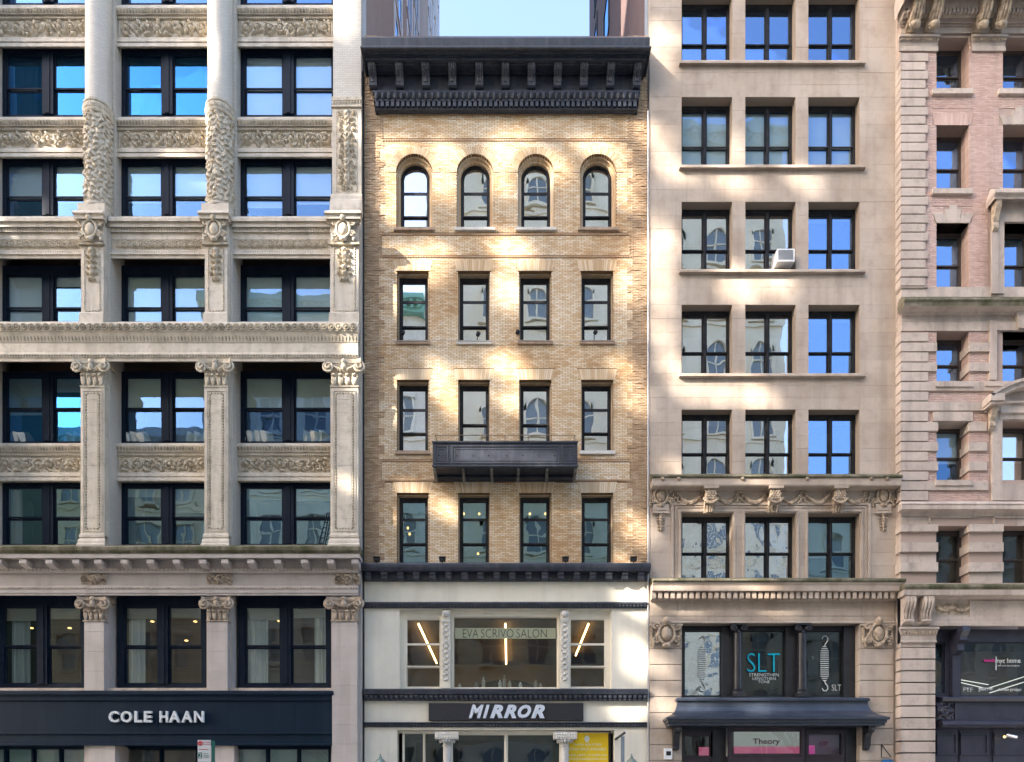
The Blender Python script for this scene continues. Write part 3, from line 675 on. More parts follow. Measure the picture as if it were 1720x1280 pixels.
leaves(gc, LIME_C, X(-8, -.7), x1, -.7, Z(962, -.7), Z(955, -.72), .15, .06, 'egg_moulding'); beads(gc, LIME_C, X(-8, -.6), x1, -.66, Z(988, -.66), .04, .1)
w_, h_ = 1.0, .42
me, _ = relief(w_, h_, 50, 24, scroll_strokes(w_, h_, 3, .1, RNG) + [(spiral(0, .2, .16, 1, 1), .05, .13)]).mesh('frieze_ornament', True, origin=(0, 0, 0))
for px in (158, 369, 584): put('frieze_ornament', me, LIME_C, gc, (X(px, -.6), -.605, Z(982, -.6)))
# second storey
for ax in AX + [(PR0 + PR1) / 2]:
    last = ax > -7; hw = .53 if last else .43; cc = ax if last else ax + .04
    capital(LB, LIME_C, cc, -.55, Z(1044, -.55), Z(1003, -.65), hw - .03, .15)
    zz = Z(1160, -.55) if not last else 0
    while zz < Z(1046, -.55) - .05:
        zt = min(Z(1045, -.55), zz + .75); block('stone', LIME, LB, cc - hw + .05, cc + hw - .05, -.55, -.28, zz + .003, zt - .003); zz = zt
cur2 = [[[(.1, .65, 'curtain_grey')], []], [[(.03, .52, 'curtain_white')], []], [[(.02, .58, 'curtain_white')], [(.6, 1, 'curtain_white')]]]
for bi, (a, b) in enumerate(bays):
    window(LB, a + .05, b - .03 + (.05 if bi == 2 else 0), Z(1156, .1), Z(1000, .1), .1, NAVY, GL_S, 2, (.48,), .26, .4, .07, .42, room=('room', 'room_warm', 'room_warm')[bi], mull_out=.05, fd=.2, curtains=cur2[bi], depth=3.0,
           blinds=bl(.16, .14, 'blind_grey'))
for i in range(14):
    a = X(-8 + 42 * i, -.4); block('stone', RSTONE, LB, a + .003, min(X(-8 + 42 * (i + 1), -.4), X(560, -.4)) - .003, -.42, .2, Z(1160, -.42), Z(1155.5, -.42))
# shopfront
SF = [(-.2, 1160), (.12, 1161), (.14, 1162), (.14, 1166), (.06, 1170), (.06, 1176), (.02, 1178), (-.1, 1179)]
xmold(LB, 'shopfront_cornice', SHOPNAVY, -25, X(561, -.5), SF, -.45)
ed = [-60, 37, 150, 266, 382, 496, 561]
for a, b in zip(ed[:-1], ed[1:]): block('fascia_panel', SHOPNAVY, LB, X(a, -.45) + .003, X(b, -.45) - .003, -.45, .1, Z(1230, -.45), Z(1178, -.45))
xmold(LB, 'shopfront_ledge', SHOPNAVY, -25, X(561, -.5), [(-.1, 1229), (.06, 1230), (.06, 1233), (.01, 1234), (.01, 1248), (.05, 1249), (.05, 1252), (-.3, 1253)], -.45)
for a, b in ((150, 193), (360, 393)): MB().box(X(a, -.4), X(b, -.4), -.4, .8, 0, Z(1251, -.4)).build('pier', LIME, LB)
for (a, b, c) in ((-40, 149, 4), (207, 333, 2), (394, 556, 3)):
    yy = .0 if c != 2 else .5
    window(LB, X(a, yy), X(b, yy), .3, Z(1252, yy), yy, SHOPNAVY, GL_S, c, (), .1, .1, .03, .12, room='room_pale', depth=2.2, blinds=[(.7, 'frosted_teal')] if c != 2 else None)
SG = thing('letter_sign', (X(265, -.5), -.5, Z(1214, -.5)), 'raised silver slab capitals spaced along the navy shopfront fascia', 'sign')
for ch, a, b in (('C', 185, 202), ('O', 205, 224), ('L', 228, 241), ('E', 244, 257), ('H', 270, 284), ('A', 286, 304), ('A', 307, 325), ('N', 328, 344)):
    lettering('letter', ch, a, b, 1195, 1214, -.47, LETTER, SG, depth=.12, offset=.03)
# cushions on the sills of the fifth row, picture and easel-like folding rack
CUSH = mat('cushion_linen', (.62, .6, .52), .9, .1, ((.45, .48, .46), 2, .4, .6))
def cushion(px, tilt, s, label, grp):
    mb = MB(); n = 10
    for j in range(n + 1):
        for i in range(n + 1):
            u, v = i / n * 2 - 1, j / n * 2 - 1; th = .11 * max(0, (1 - u ** 4) * (1 - v ** 4)) ** .5
            mb.v.append((u * .22 * s * (1 - .08 * v * v), -th * s, (v + 1) * .22 * s * 1))
    mb.f = [(j * (n + 1) + i, j * (n + 1) + i + 1, (j + 1) * (n + 1) + i + 1, (j + 1) * (n + 1) + i) for j in range(n) for i in range(n)]
    k = len(mb.v); mb.v += [(x, -y, z) for x, y, z in mb.v]; mb.f += [tuple(k + q for q in f[::-1]) for f in list(mb.f)]
    me, _ = mb.mesh('cushion', True, origin=(0, 0, 0))
    o = put('cushion', me, CUSH, None, (X(px, .78), .78, Z(746, YW) + .1), rot=(R(-8), R(tilt), R(52))); tag(o, label, 'cushion', grp)
for px, ti in ((4, 8), (22, -6), (38, -10), (50, -24), (118, 14), (132, 10)): cushion(px, ti, 1.2, 'pale linen cushion on the sill of the window beside the cushionless side reveal', 'cushions') if False else cushion(px, ti, 1.2, 'pale cushion leaning on the sill, window with a sloping cornice mirrored in it', 'cushions on the left sill')
for px, ti in ((216, -10), (224, -16), (235, -14), (248, -30), (322, 12), (336, 4), (350, 10)): cushion(px, ti, 1.2, 'pale cushion leaning on the sill of the window between the two carved columns', 'cushions on the middle sill')
for px, ti in ((418, -8), (428, -8), (441, -6), (452, -10), (520, 4), (533, -4), (545, 6)): cushion(px, ti, 1.3, 'pale cushion leaning on the sill of the window beside the end pilaster', 'cushions on the end sill')
pf = thing('framed_picture', (X(29, 1.3), 1.3, Z(905, 1.3)), 'small framed picture of teal and orange on the wall inside a window', 'picture')
MB().box(X(22, 1.3), X(37, 1.3), 1.3, 1.33, Z(907, 1.3), Z(881, 1.3)).build('frame', mat('picture_frame', (.5, .4, .26), .6, .3), pf)
MB().box(X(24, 1.29), X(35, 1.29), 1.285, 1.298, Z(904, 1.29), Z(884, 1.29)).build('picture_paper', mat('picture_print', (.1, .4, .42), .6, .3, ((.6, .2, .05), 3, .45, .55)), pf)
rk = MB(); x_, z_ = X(549, .3), Z(914, .3)
rk.tube([(x_ - .28, .2, z_), (x_ + .02, .3, z_ + 1.25)], .025); rk.tube([(x_ - .1, .2, z_), (x_ + .1, .3, z_ + 1.25)], .025)
for k in range(6): rk.tube([(x_ - .28 + .05 * k, .2 + .016 * k, z_ + .21 * k), (x_ - .1 + .034 * k, .2 + .016 * k, z_ + .21 * k)], .018)
tag(rk.build('fire_ladder', NAVY), 'small dark folding ladder leaning in the window corner above the mossy cornice', 'ladder')
def bulb(px, py, y, label, grp='ceiling spotlights', m=None):
    b = MB()._ell((0, 0, 0), (.08, .08, .03), 10, 5); me, _ = b.mesh('ceiling_light', True, origin=(0, 0, 0))
    o = put('ceiling_light', me, m or SPOTL, None, (X(px, y), y, Z(py, y))); tag(o, label, 'ceiling light', grp)
for px, py in ((53, 1055), (117, 1055), (141, 1065)): bulb(px, py, 1.8, 'small warm ceiling light inside the window with a grey drape')
for px, py in ((256, 1044), (328, 1044), (344, 1055), (313, 1076)): bulb(px, py, 1.8, 'small warm ceiling light inside the curtained window between stone shafts')
for px, py in ((469, 1043), (538, 1042)): bulb(px, py, 1.8, 'small warm ceiling light inside the window with two white curtains')

# ------------------------------------------------------------------ brickwork
def subtract(a, b, cuts):
    out = [(a, b)]
    for c0, c1 in cuts:
        nx = []
        for u, v in out:
            if c1 <= u or c0 >= v: nx.append((u, v)); continue
            if c0 > u: nx.append((u, c0))
            if c1 < v: nx.append((c1, v))
        out = nx
    return out
def cuts_at(ops, za, zb):
    """openings: (xa, xb, z0, z1, springing or None)"""
    r = []
    for o in ops:
        xa, xb, z0, z1 = o[:4]; rad = o[4] if len(o) > 4 else None
        zm = (za + zb) / 2
        if zb <= z0 + .005 or za >= z1 - .005: continue
        if rad:
            cz = z1 - rad
            if zm > cz:
                hw = math.sqrt(max(0, rad * rad - (zm - cz) ** 2)); cx = (xa + xb) / 2
                if hw > .02: r.append((cx - hw, cx + hw))
                continue
        if len(o) > 5: # sloping sides (flat arch)
            t = (zm - z0) / (z1 - z0); r.append((xa - o[5] * t, xb + o[5] * t)); continue
        r.append((xa, xb))
    return r
def brickwork(parent, m, x0, x1, z0, z1, y, depth, ops, n_ind=0, L=.213, H=.0672, j=.014, jit=.004, seed=1, blk=None):
    rg = random.Random(seed); mb = MB(); cnt = 0; n = int(round((z1 - z0) / H)); H = (z1 - z0) / n
    for r in range(n):
        za = z0 + r * H; zb = za + H - j; cu = cuts_at(ops, za, zb) + (blk(za, zb) if blk else [])
        for (u, v) in subtract(x0, x1, cu):
            k = math.floor((u - x0) / L) ; xs = x0 + k * L - (L / 2 if r % 2 else 0)
            while xs < v:
                a, b = max(xs, u), min(xs + L - j, v); xs += L
                if b - a < .025: continue
                yy = y + rg.uniform(-jit, jit)
                if cnt < n_ind and b - a > .18 and r > 1:
                    block('brick', m, parent, a, b, yy, y + depth, za, zb); cnt += 1
                else: mb.box(a, b, yy, y + depth, za, zb, back=False)
    return mb.build('brickwork', m, parent, kind='stuff')
def backing(parent, m, x0, x1, z0, z1, y, yb, ops, n=220):
    zs = sorted({z0, z1} | {o[2] for o in ops if z0 < o[2] < z1} | {o[3] for o in ops if z0 < o[3] < z1} | {o[3] - o[4] for o in ops if len(o) > 4 and o[4]} | {o[3] - o[4] + o[4] * math.sin(t * math.pi / 20) for o in ops if len(o) > 4 and o[4] for t in range(1, 10)})
    mb = MB()
    for za, zb in zip(zs[:-1], zs[1:]):
        for u, v in subtract(x0, x1, cuts_at(ops, za, zb)): mb.box(u, v, y, yb, za, zb)
    return mb.build('wall', m, parent)

# ================================================================== centre building (tan brick)
CB = thing('brick_building', (X(850), .1, 0), 'tan brick building with round arched top windows, black bracketed cornice and cream shopfronts', 'building')
YC = .1
CX0, CX1 = X(612, YC), X(1087.5, YC)
wcols = [(667, 720), (769.5, 823), (872, 926), (976, 1030)]
acs = [695.8, 797.8, 900.3, 1004.6]
rowsC = [(455, 572), (638, 757), (828, 946)]
zB, zT = Z(946, YC), Z(60, YC)
ops = []; RO, RV = 30.5 / S, 43 / S
for c in acs: ops.append((X(c, YC) - RO, X(c, YC) + RO, Z(381, YC), Z(289, YC) + RO, RO))
for (pt, pb) in rowsC:
    for (a, b) in wcols: ops.append((X(a, YC), X(b, YC), Z(pb, YC), Z(pt, YC)))
backing(CB, TMORT, CX0, CX1, zB, zT, YC + .014, YC + .3, ops)
bo = list(ops)
for c in acs: bo.append((X(c, YC) - RV, X(c, YC) + RV, Z(289, YC), Z(289, YC) + RV, RV))
for (pt, pb) in rowsC:
    for (a, b) in wcols: bo.append((X(a, YC) - .06, X(b, YC) + .06, Z(pt, YC), Z(pt - 18.5, YC), None, .1))
bands = [(642, 1059, 191, 195), (642, 1059, 234, 238.5), (640, 1061, 392, 396), (640, 1061, 429.5, 433.5), (640, 1062, 772, 776), (640, 1062, 805, 809)]
for (a, b, t, q) in bands: bo.append((X(a, YC), X(b, YC), Z(q, YC), Z(t, YC)))
panels = [(191, 238.5, 640), (392, 433.5, 638), (772, 809, 638)]
def quoin_w(za):
    py = VY - (za - EYE) * S * D / (D + YC)
    for (t, b, e) in panels:
        if t - 1 < py < b + 1: return e - 612 + 4
    return 34 if (py % 30) < 12 else 25
def q_block(za, zb):
    w_ = quoin_w(za) / S; return [(CX0 - 1, CX0 + w_), (CX1 - w_, CX1 + 1)]
brickwork(CB, TANB, CX0, CX1, zB, Z(186, YC), YC, .26, bo, 300, seed=2, blk=q_block)
def q_inv(za, zb):
    w_ = quoin_w(za) / S; return [(CX0 + w_, CX1 - w_)]
brickwork(CB, QUOINB, CX0, CX1, zB, zT, YC - .012, .2, [], 0, seed=5, jit=.012, blk=q_inv)
for (a, b, t, q) in bands:
    MB().box(X(a, YC) + .003, X(b, YC) - .003, YC - .01, YC + .1, Z(q, YC) + .006, Z(t, YC) - .006).build('terracotta_band', TBAND, CB)
    beads(CB, TBAND, X(a, YC), X(b, YC), YC - .015, Z((t + q) / 2, YC), .035, .1, 'egg_moulding')
for (t, b, e) in panels:
    for px in (e + 2, 1700 - e + .5):
        beads_z = MB(); n = int((b - t) / S / .1)
        for k in range(n): beads_z._ell((X(px, YC), YC - .01, Z(b, YC) + (k + .5) * .1), (.035, .03, .035), 6, 4)
        beads_z.build('egg_moulding', TBAND, CB, smooth=True, kind='stuff')
# arches: one wedge brick after another
for c in acs:
    cx, cz = X(c, YC), Z(289, YC); n = 43; th = math.pi / n
    me, _ = MB().prism([(RO + .004, -RO * math.tan(th / 2) * .76), (RV - .004, -RV * math.tan(th / 2) * .76), (RV - .004, RV * math.tan(th / 2) * .76), (RO + .004, RO * math.tan(th / 2) * .76)], YC - .008, YC + .3).mesh('voussoir', origin=(0, 0, 0))
    if 'vs' not in MESHC: MESHC['vs'] = me
    for k in range(n): put('voussoir', MESHC['vs'], TANV, CB, (cx, 0, cz), rot=(0, -th * (k + .5), 0))
    for (r0, r1, ya, yb) in ((.655, RO + .02, YC + .12, YC + .4), (.575, .67, YC + .25, YC + .45)):
        mb = MB(); nn = 40; zb0 = Z(381, YC)
        for k in range(nn):
            a0, a1 = math.pi * k / nn, math.pi * (k + 1) / nn
            mb.prism([(cx + r * math.cos(a), cz + r * math.sin(a)) for r, a in ((r0, a0), (r1, a0), (r1, a1), (r0, a1))], ya, yb)
        mb.box(cx - r1, cx - r0, ya, yb, zb0, cz); mb.box(cx + r0, cx + r1, ya, yb, zb0, cz)
        mb.build('arch_moulding', TANV, CB)
for (pt, pb) in rowsC:
    for (a, b) in wcols:
        xa, xb = X(a, YC) - .06, X(b, YC) + .06; n = 18; z0, z1 = Z(pt, YC), Z(pt - 18.5, YC)
        for k in range(n):
            u0, u1 = k / n, (k + 1) / n
            lo = lambda u: xa + (xb - xa) * u; hi = lambda u: xa - .1 + (xb - xa + .2) * u
            MB().prism([(lo(u0) + .004, z0 + .005), (lo(u1) - .004, z0 + .005), (hi(u1) - .004, z1 - .006), (hi(u0) + .004, z1 - .006)], YC - .006, YC + .28).build('soldier_brick', TANV, CB)
JAMB = mat_brick_tex('tan_jamb_brick', (0.50, 0.36, 0.21), (0.60, 0.47, 0.32), (0.34, 0.24, 0.15))
blC = [[(0.0, 'blind_white')], [(.0, 'blind_white')], [(.35, 'blind_cream')], [(.0, 'blind_white')]]
for i, c in enumerate(acs):
    cx = X(c, YC); r = .585; yy = YC + .36
    window(CB, cx - r, cx + r, Z(384, YC), Z(289, YC) + r, yy, BLACK, GL_C, 1, (.27, .62), .085, .1, .05, room='room', arch=True, depth=1.2)
    m = SILLW if i in (1, 2) else SILLT; e = 34
    block('sill', m, CB, cx - e / S, cx + e / S, YC - .1, YC + .42, Z(385.5, YC - .1), Z(381, YC - .1))
for ri, (pt, pb) in enumerate(rowsC):
    for ci, (a, b) in enumerate(wcols):
        xa, xb = X(a, YC), X(b, YC); zt, zb = Z(pt, YC), Z(pb, YC)
        jb = MB(); jb.box(xa - .01, xa + .045, YC + .16, YC + .5, zb, zt - .05); jb.box(xb - .045, xb + .01, YC + .16, YC + .5, zb, zt - .05); jb.box(xa - .01, xb + .01, YC + .16, YC + .5, zt - .05, zt + .01); jb.build('jamb', JAMB, CB)
        mid = ri == 1 and ci in (1, 2)
        rails = (.46,) if mid else ((.30, .69), (.33, .69), (.34, .72))[ri]
        bd = {(0, 0): (.3, 'blind_grey'), (0, 1): (.28, 'blind_cream'), (0, 2): (.66, 'blind_cream'), (1, 1): (.5, 'blind_grey'), (1, 2): (.5, 'blind_white'), (1, 0): (.9, 'blind_white'), (0, 3): (.7, 'blind_white')}.get((ri, ci))
        window(CB, xa + .045, xb - .045, zb - .05, zt - .05, YC + .33, BLACK, GL_C if ri < 2 else GL_T, 1, rails, .085, .1, .05, .13, room='room', depth=1.5, blinds=[bd] if bd else None)
        if ri < 2 and not mid:
            m = SILLW if (ri, ci) in ((0, 1), (1, 3)) else SILLT
            block('sill', m, CB, xa - .06, xb + .06, YC - .08, YC + .4, Z(pb + 5, YC - .08), Z(pb - .5, YC - .08))
# roof cornice
ZS = Z(102, YC - .74)
def CPz(o, v): return v[1] if isinstance(v, tuple) else Z(v, YC - o)
prof = [(-.3, 61), (.95, 62), (1.0, 63.5), (.97, 77), (1.08, 77.5), (1.08, 79.5), (1.02, 83), (.88, 88), (.86, 91), (.82, 91.5), (.82, 95), (.78, 95.5), (.78, 101), (.74, 102), (.7, ('z', ZS)), (.2, ('z', ZS)), (.2, 151), (.36, 152), (.38, 155), (.26, 166), (.3, 167), (.3, 169), (.18, 169.5), (.18, 181), (.24, 182), (.22, 184), (.12, 188), (.1, 190), (-.1, 191)]
rc = MB().mold(X(636, YC), X(1066, YC), [(o, CPz(o, v)) for o, v in prof], YC, .46, .41).build('roof_cornice', IRON, CB)
for px in (624, 669.5, 714, 759, 804.5, 849, 893, 937.5, 982, 1027, 1072):
    yb, yf = YC - .21, YC - .7; x = X(px, yf); zb_ = Z(151, YC - .25)
    pts = [(yf, ZS), (yf, ZS - .1), (yf + .03, ZS - .16), (yf + .12, ZS - .24), (yf + .24, ZS - .32), (yf + .28, zb_ + .16), (yf + .3, zb_ + .04), (yf + .36, zb_), (yb, zb_), (yb, ZS)]
    bk = MB().xprism(pts, x - .15, x + .15).build('bracket', IRON, rc)
    mb = MB()
    for d in (-1, 0, 1):
        mb.tube([(x + d * .085, yf - .008, ZS - .03), (x + d * .085, yf + .02, ZS - .16), (x + d * .07, yf + .115, ZS - .25), (x + d * .05, yf + .235, ZS - .33), (x + d * .04, yf + .275, zb_ + .15)], .025, 5)
    for d in (-1, 1): mb._ell((x + d * .06, yf + .07, ZS - .2), (.05, .05, .05), 6, 4)
    mb.build('acanthus_leaf', IRON, bk, smooth=True)
for a, b in zip((632, 677, 721, 767, 812, 857, 900, 945, 989, 1034), (661, 706, 751, 796, 841, 885, 930, 974, 1019, 1064)):
    y0, y1 = YC - .66, YC - .26; xa, xb = X(a, y0), X(b, y0); mb = MB()
    mb.box(xa, xb, y0, y0 + .05, ZS - .05, ZS + .01); mb.box(xa, xb, y1 - .05, y1, ZS - .05, ZS + .01); mb.box(xa, xa + .05, y0 + .05, y1 - .05, ZS - .048, ZS + .01); mb.box(xb - .05, xb, y0 + .05, y1 - .05, ZS - .048, ZS + .01); mb.build('soffit_panel', IRON, rc)
egx0, egx1 = X(627, YC - .35), X(1075, YC - .35)
beads(rc, IRON, egx0, egx1, YC - .33, Z(159, YC - .34), .085, .235, 'egg_moulding', .16)
dentils(rc, IRON, X(629, YC - .28), X(1071, YC - .28), YC - .29, YC - .15, Z(178, YC - .29), Z(170, YC - .29), .197, .62)
MB().box(CX0, CX1, .6, 14, Z(60, YC) - .6, Z(60, YC) - .4).build('roof', mat('roof_felt', (.2, .2, .2), .9, .1), CB)
MB().box(CX0, CX1, 9.2, 14, 0, Z(60, YC) - .62).build('body', TMORT, CB)
# balcony
YB = YC - 1.0; bx0, bx1 = X(726, YB), X(971, YB); zt, zb = Z(742, YB), Z(783, YB)
bal = MB().box(bx0 + .02, bx1 - .02, YB, YB + .06, zb, zt - .05); bal.box(bx0 + .02, bx0 + .08, YB + .06, YC, zb, zt - .05); bal.box(bx1 - .08, bx1 - .02, YB + .06, YC, zb, zt - .05); bal.box(bx0 + .02, bx1 - .02, YB + .06, YC, zb, zb + .06)
bl_o = bal.build('balcony', IRON, CB)
MB().mold(bx0 + .06, bx1 - .06, [(-.04, zt), (.06, zt), (.06, zt - .05), (.02, zt - .09), (-.04, zt - .09)], YB, 1, 1).build('top_rim', IRON, bl_o)
MB().mold(bx0 + .06, bx1 - .06, [(-.04, zb + .03), (.06, zb + .02), (.06, zb - .03), (.02, zb - .06), (-.04, zb - .06)], YB, 1, 1).build('bottom_rim', IRON, bl_o)
for a, b in ((729, 753), (758, 940), (944, 968)):
    f = MB(); xa, xb, za, zc = X(a, YB), X(b, YB), Z(779, YB), Z(748, YB)
    for (q, yy) in ((0, .03), (.1, .015)):
        f.box(xa + q, xa + q + .06, YB - yy, YB + .02, za + q, zc - q); f.box(xb - q - .06, xb - q, YB - yy, YB + .02, za + q, zc - q); f.box(xa + q + .06, xb - q - .06, YB - yy + .002, YB + .02, za + q, za + q + .06); f.box(xa + q + .06, xb - q - .06, YB - yy + .002, YB + .02, zc - q - .06, zc - q)
    f.build('panel', IRON, bl_o)
for px in (767, 794, 820, 850, 878, 904, 931, 737, 747, 950, 961): MB()._ell((X(px, YB), YB - .01, Z(765, YB)), (.025, .02, .025), 6, 4).build('bolt', BLACK, bl_o)
BRK = mat('pale_iron_bracket', (.22, .21, .19), .5, .4, ((.1, .1, .1), 5, .4, .6))
zw = Z(808, YC - .05)
MB().xprism([(YC - .3, zb - .03), (YC - .3, zb - .1), (YC - .08, zw + .02), (YC, zw), (YC, zb - .03)], bx0 + .1, bx1 - .1).build('apron', IRON, bl_o)
for px in (730, 778, 826, 870.5, 919, 966.5):
    x = X(px, YB + .1); MB().xprism([(YB + .04, zb - .03), (YB + .04, zb - .12), (YB + .3, zb - .17), (YC - .32, zb - .3), (YC - .32, zb - .03)], x - .05, x + .05).build('bracket', BRK, bl_o)
rl = MB(); zr = Z(731, YB + .1); ra, rb = bx0 + .12, bx1 - .12
rl.tube([(ra, YB + .1, zt - .02), (ra - .04, YB + .1, zr), (rb + .04, YB + .1, zr), (rb, YB + .1, zt - .02)], .018); rl.tube([(ra, YB + .1, zr), (ra, YC, zr)], .018); rl.tube([(rb, YB + .1, zr), (rb, YC, zr)], .018)
for k in range(1, 6): rl.tube([(ra + (rb - ra) * k / 6, YB + .1, zt - .02), (ra + (rb - ra) * k / 6, YB + .1, zr)], .015)
rl.build('handrail', mat('rusty_rail', (.2, .15, .11), .6, .3, ((.3, .2, .12), 8, .4, .6)), bl_o)
# ledge over the salon
LC = [(-.3, 944.5), (.5, 946), (.52, 948), (.5, 953), (.46, 957), (.44, 959)]
zs2 = Z(959, YC - .44)
lc = MB().mold(CX0 + .02, CX1 - .02, [(o, Z(v, YC - o)) for o, v in LC] + [(.14, zs2), (.14, Z(974, YC - .14)), (.04, Z(977, YC - .04)), (-.1, Z(977, YC))], YC, .12, .12).build('ledge_cornice', IRON, CB)
for k in range(18):
    x = X(618 + 27 * k, YC - .38); zb_ = zs2 - .3
    MB().xprism([(YC - .38, zs2), (YC - .38, zs2 - .1), (YC - .34, zs2 - .16), (YC - .32, zs2 - .26), (YC - .26, zb_), (YC - .13, zb_), (YC - .13, zs2)], x - .12, x + .12).build('bracket', IRON, lc)
# cream front
YF = .08
SO = (X(671, YF), X(1027, YF), Z(1157, YF), Z(1023, YF)); GO = (X(667, YF), X(1032, YF), 0, Z(1226, YF))
for (za, zb_) in ((Z(1013, YF), Z(976, YF)), (Z(1157, YF), Z(1020, YF)), (Z(1215, YF), Z(1176, YF)), (0, Z(1221, YF))):
    backing(CB, CREAM, CX0 + .01, CX1 - .02, za, zb_, YF, YF + .5, [SO, GO])
th = MB().mold(CX0 + .02, CX1 - .04, [(-.1, Z(1010.5, YF)), (.16, Z(1011, YF - .16)), (.17, Z(1014, YF - .17)), (.1, Z(1015, YF - .1)), (.08, Z(1021, YF - .08)), (-.1, Z(1022, YF))], YF).build('dentil_cornice', IRON, CB)
dentils(th, IRON, CX0 + .03, CX1 - .05, YF - .15, YF - .07, Z(1018.5, YF - .15), Z(1015, YF - .15), .14, .6)
tc = MB().mold(CX0 + .02, CX1 - .04, [(-.1, Z(1156, YF)), (.28, Z(1157, YF - .28)), (.3, Z(1158, YF - .3)), (.26, Z(1166, YF - .26)), (.16, Z(1167, YF - .16)), (.1, Z(1176, YF - .1)), (-.1, Z(1178, YF))], YF).build('dentil_cornice', IRON, CB)
dentils(tc, IRON, CX0 + .03, CX1 - .05, YF - .24, YF - .12, Z(1172, YF - .24), Z(1167.5, YF - .24), .19, .6); dentils(tc, IRON, CX0 + .08, CX1 - .05, YF - .19, YF - .1, Z(1176, YF - .19), Z(1173, YF - .19), .19, .5)
bc = MB().mold(CX0 + .02, CX1 - .04, [(-.1, Z(1212, YF)), (.14, Z(1213, YF - .14)), (.15, Z(1214.5, YF - .15)), (.08, Z(1216, YF - .08)), (.06, Z(1221, YF - .06)), (-.1, Z(1222.5, YF))], YF).build('bead_cornice', IRON, CB)
beads(bc, IRON, CX0 + .03, CX1 - .05, YF - .1, Z(1218.5, YF - .1), .05, .13)
# salon storey: two side lights, carved mullions, one big light
yw = YF + .22
ROOMS = mat('salon_room', (.22, .18, .11), .9, .1, ((.15, .12, .075), .4, .4, .6))
window(CB, X(678, yw), X(744, yw), Z(1157, yw), Z(1034, yw), yw, CREAM, GL_S, 1, (.30, .63), .1, .1, .04, .13, lining=False)
window(CB, X(953, yw), X(1021, yw), Z(1157, yw), Z(1034, yw), yw, CREAM, GL_S, 1, (.30, .63), .1, .1, .04, .13, lining=False)
window(CB, X(758, yw), X(940, yw), Z(1157, yw), Z(1030, yw), yw, CREAM, GL_S, 1, (), .08, .1, .03, .14, lining=False)
MB().box(SO[0], X(678, yw), yw, yw + .2, SO[2], SO[3]).build('casing', CREAM, CB); MB().box(X(1021, yw), SO[1], yw, yw + .2, SO[2], SO[3]).build('casing', CREAM, CB)
MB().box(X(678, yw), X(1021, yw), yw + .01, yw + .25, Z(1036, yw), SO[3]).build('casing', CREAM, CB)
for c in (749, 948.5):
    y = YF + .02; p = MB().box(X(c - 7.5, y), X(c + 7.5, y), y, yw + .2, Z(1156, y), Z(1025, y)).build('carved_mullion', CREAM, CB)
    mb = MB(); n = 11
    for k in range(n):
        z = Z(1146, y) + k * (Z(1046, y) - Z(1146, y)) / n + .1
        mb._ell((X(c, y), y - .02, z), (.1, .04, .06), 8, 4)
        for d in (-1, 1): mb._ell((X(c, y) + d * .1, y - .01, z + .1), (.045, .035, .09), 6, 4)
    mb._ell((X(c, y), y - .06, Z(1032, y)), (.15, .1, .12), 8, 5); mb.box(X(c - 7, y), X(c + 7, y), y - .05, y, Z(1045, y), Z(1041, y))
    mb.build('carved_leaf', SILLW, p, smooth=True)
MB().room(X(640, .4), X(1060, .4), .55, 9, Z(1157, .4), Z(1038, .4)).build('room_lining', ROOMS, CB)
for px0, y1, lab in ((703, 8.0, 'left'), (849, 8.2, 'mid'), (988.5, 6.3, 'right')):
    L_ = {'left': 'glowing warm tube light seen through the salon side window by the navy neighbour', 'mid': 'glowing warm tube light running down the middle of the big salon window', 'right': 'glowing warm tube light in the salon side window beside the limestone building'}[lab]
    tl = thing('tube_light', (X(px0, .8), 4, Z(1045, .8) - .1), L_, 'light', 'salon tube lights')
    zz = Z(1046, .8) - .06
    MB().tube([(X(px0, .8), .8, zz), (X(px0, .8), y1, zz)], .04, 8).build('tube', WARM, tl, smooth=True)
    MB().box(X(px0, .8) - .03, X(px0, .8) + .03, .8, y1, zz + .05, zz + .1).build('housing', WHITE, tl)
VW = thing('window_lettering', (X(848, yw), yw, Z(1072, yw)), 'thin black capitals on a pale band across the big salon window', 'sign')
MB().box(X(764, yw), X(933.5, yw), yw + .035, yw + .039, Z(1072.5, yw), Z(1054.5, yw)).build('pale_band', mat('frosted_band', (.34, .36, .25), .7, .2), VW)
BLKV = mat('black_vinyl', (.012, .012, .012), .6, .2)
for wd, a, b in (('EVA', 777.5, 803.5), ('SCRIVO', 808, 862.5), ('SALON', 867.5, 918.5)): lettering('word', wd, a, b, 1057, 1071, yw + .033, BLKV, VW, depth=.004, offset=-.018)
arch = MB(); ya = 8.8; arch.prism([(X(785, .4) + 0, Z(1157, .4) + .05), (X(915, .4), Z(1157, .4) + .05)] + [(X(850, .4) + 1.75 * math.cos(t), Z(1157, .4) + 1.2 + .8 * math.sin(t)) for t in np.linspace(0, math.pi, 14)], ya, ya + .05)
tag(arch.build('arched_mirror', mat('mirror_dark', (.04, .04, .035), .15, .5)), 'dark arched mirror on the back wall of the salon behind the big window', 'mirror')
BOT = mat('bottle_white', (.7, .72, .68), .4, .4)
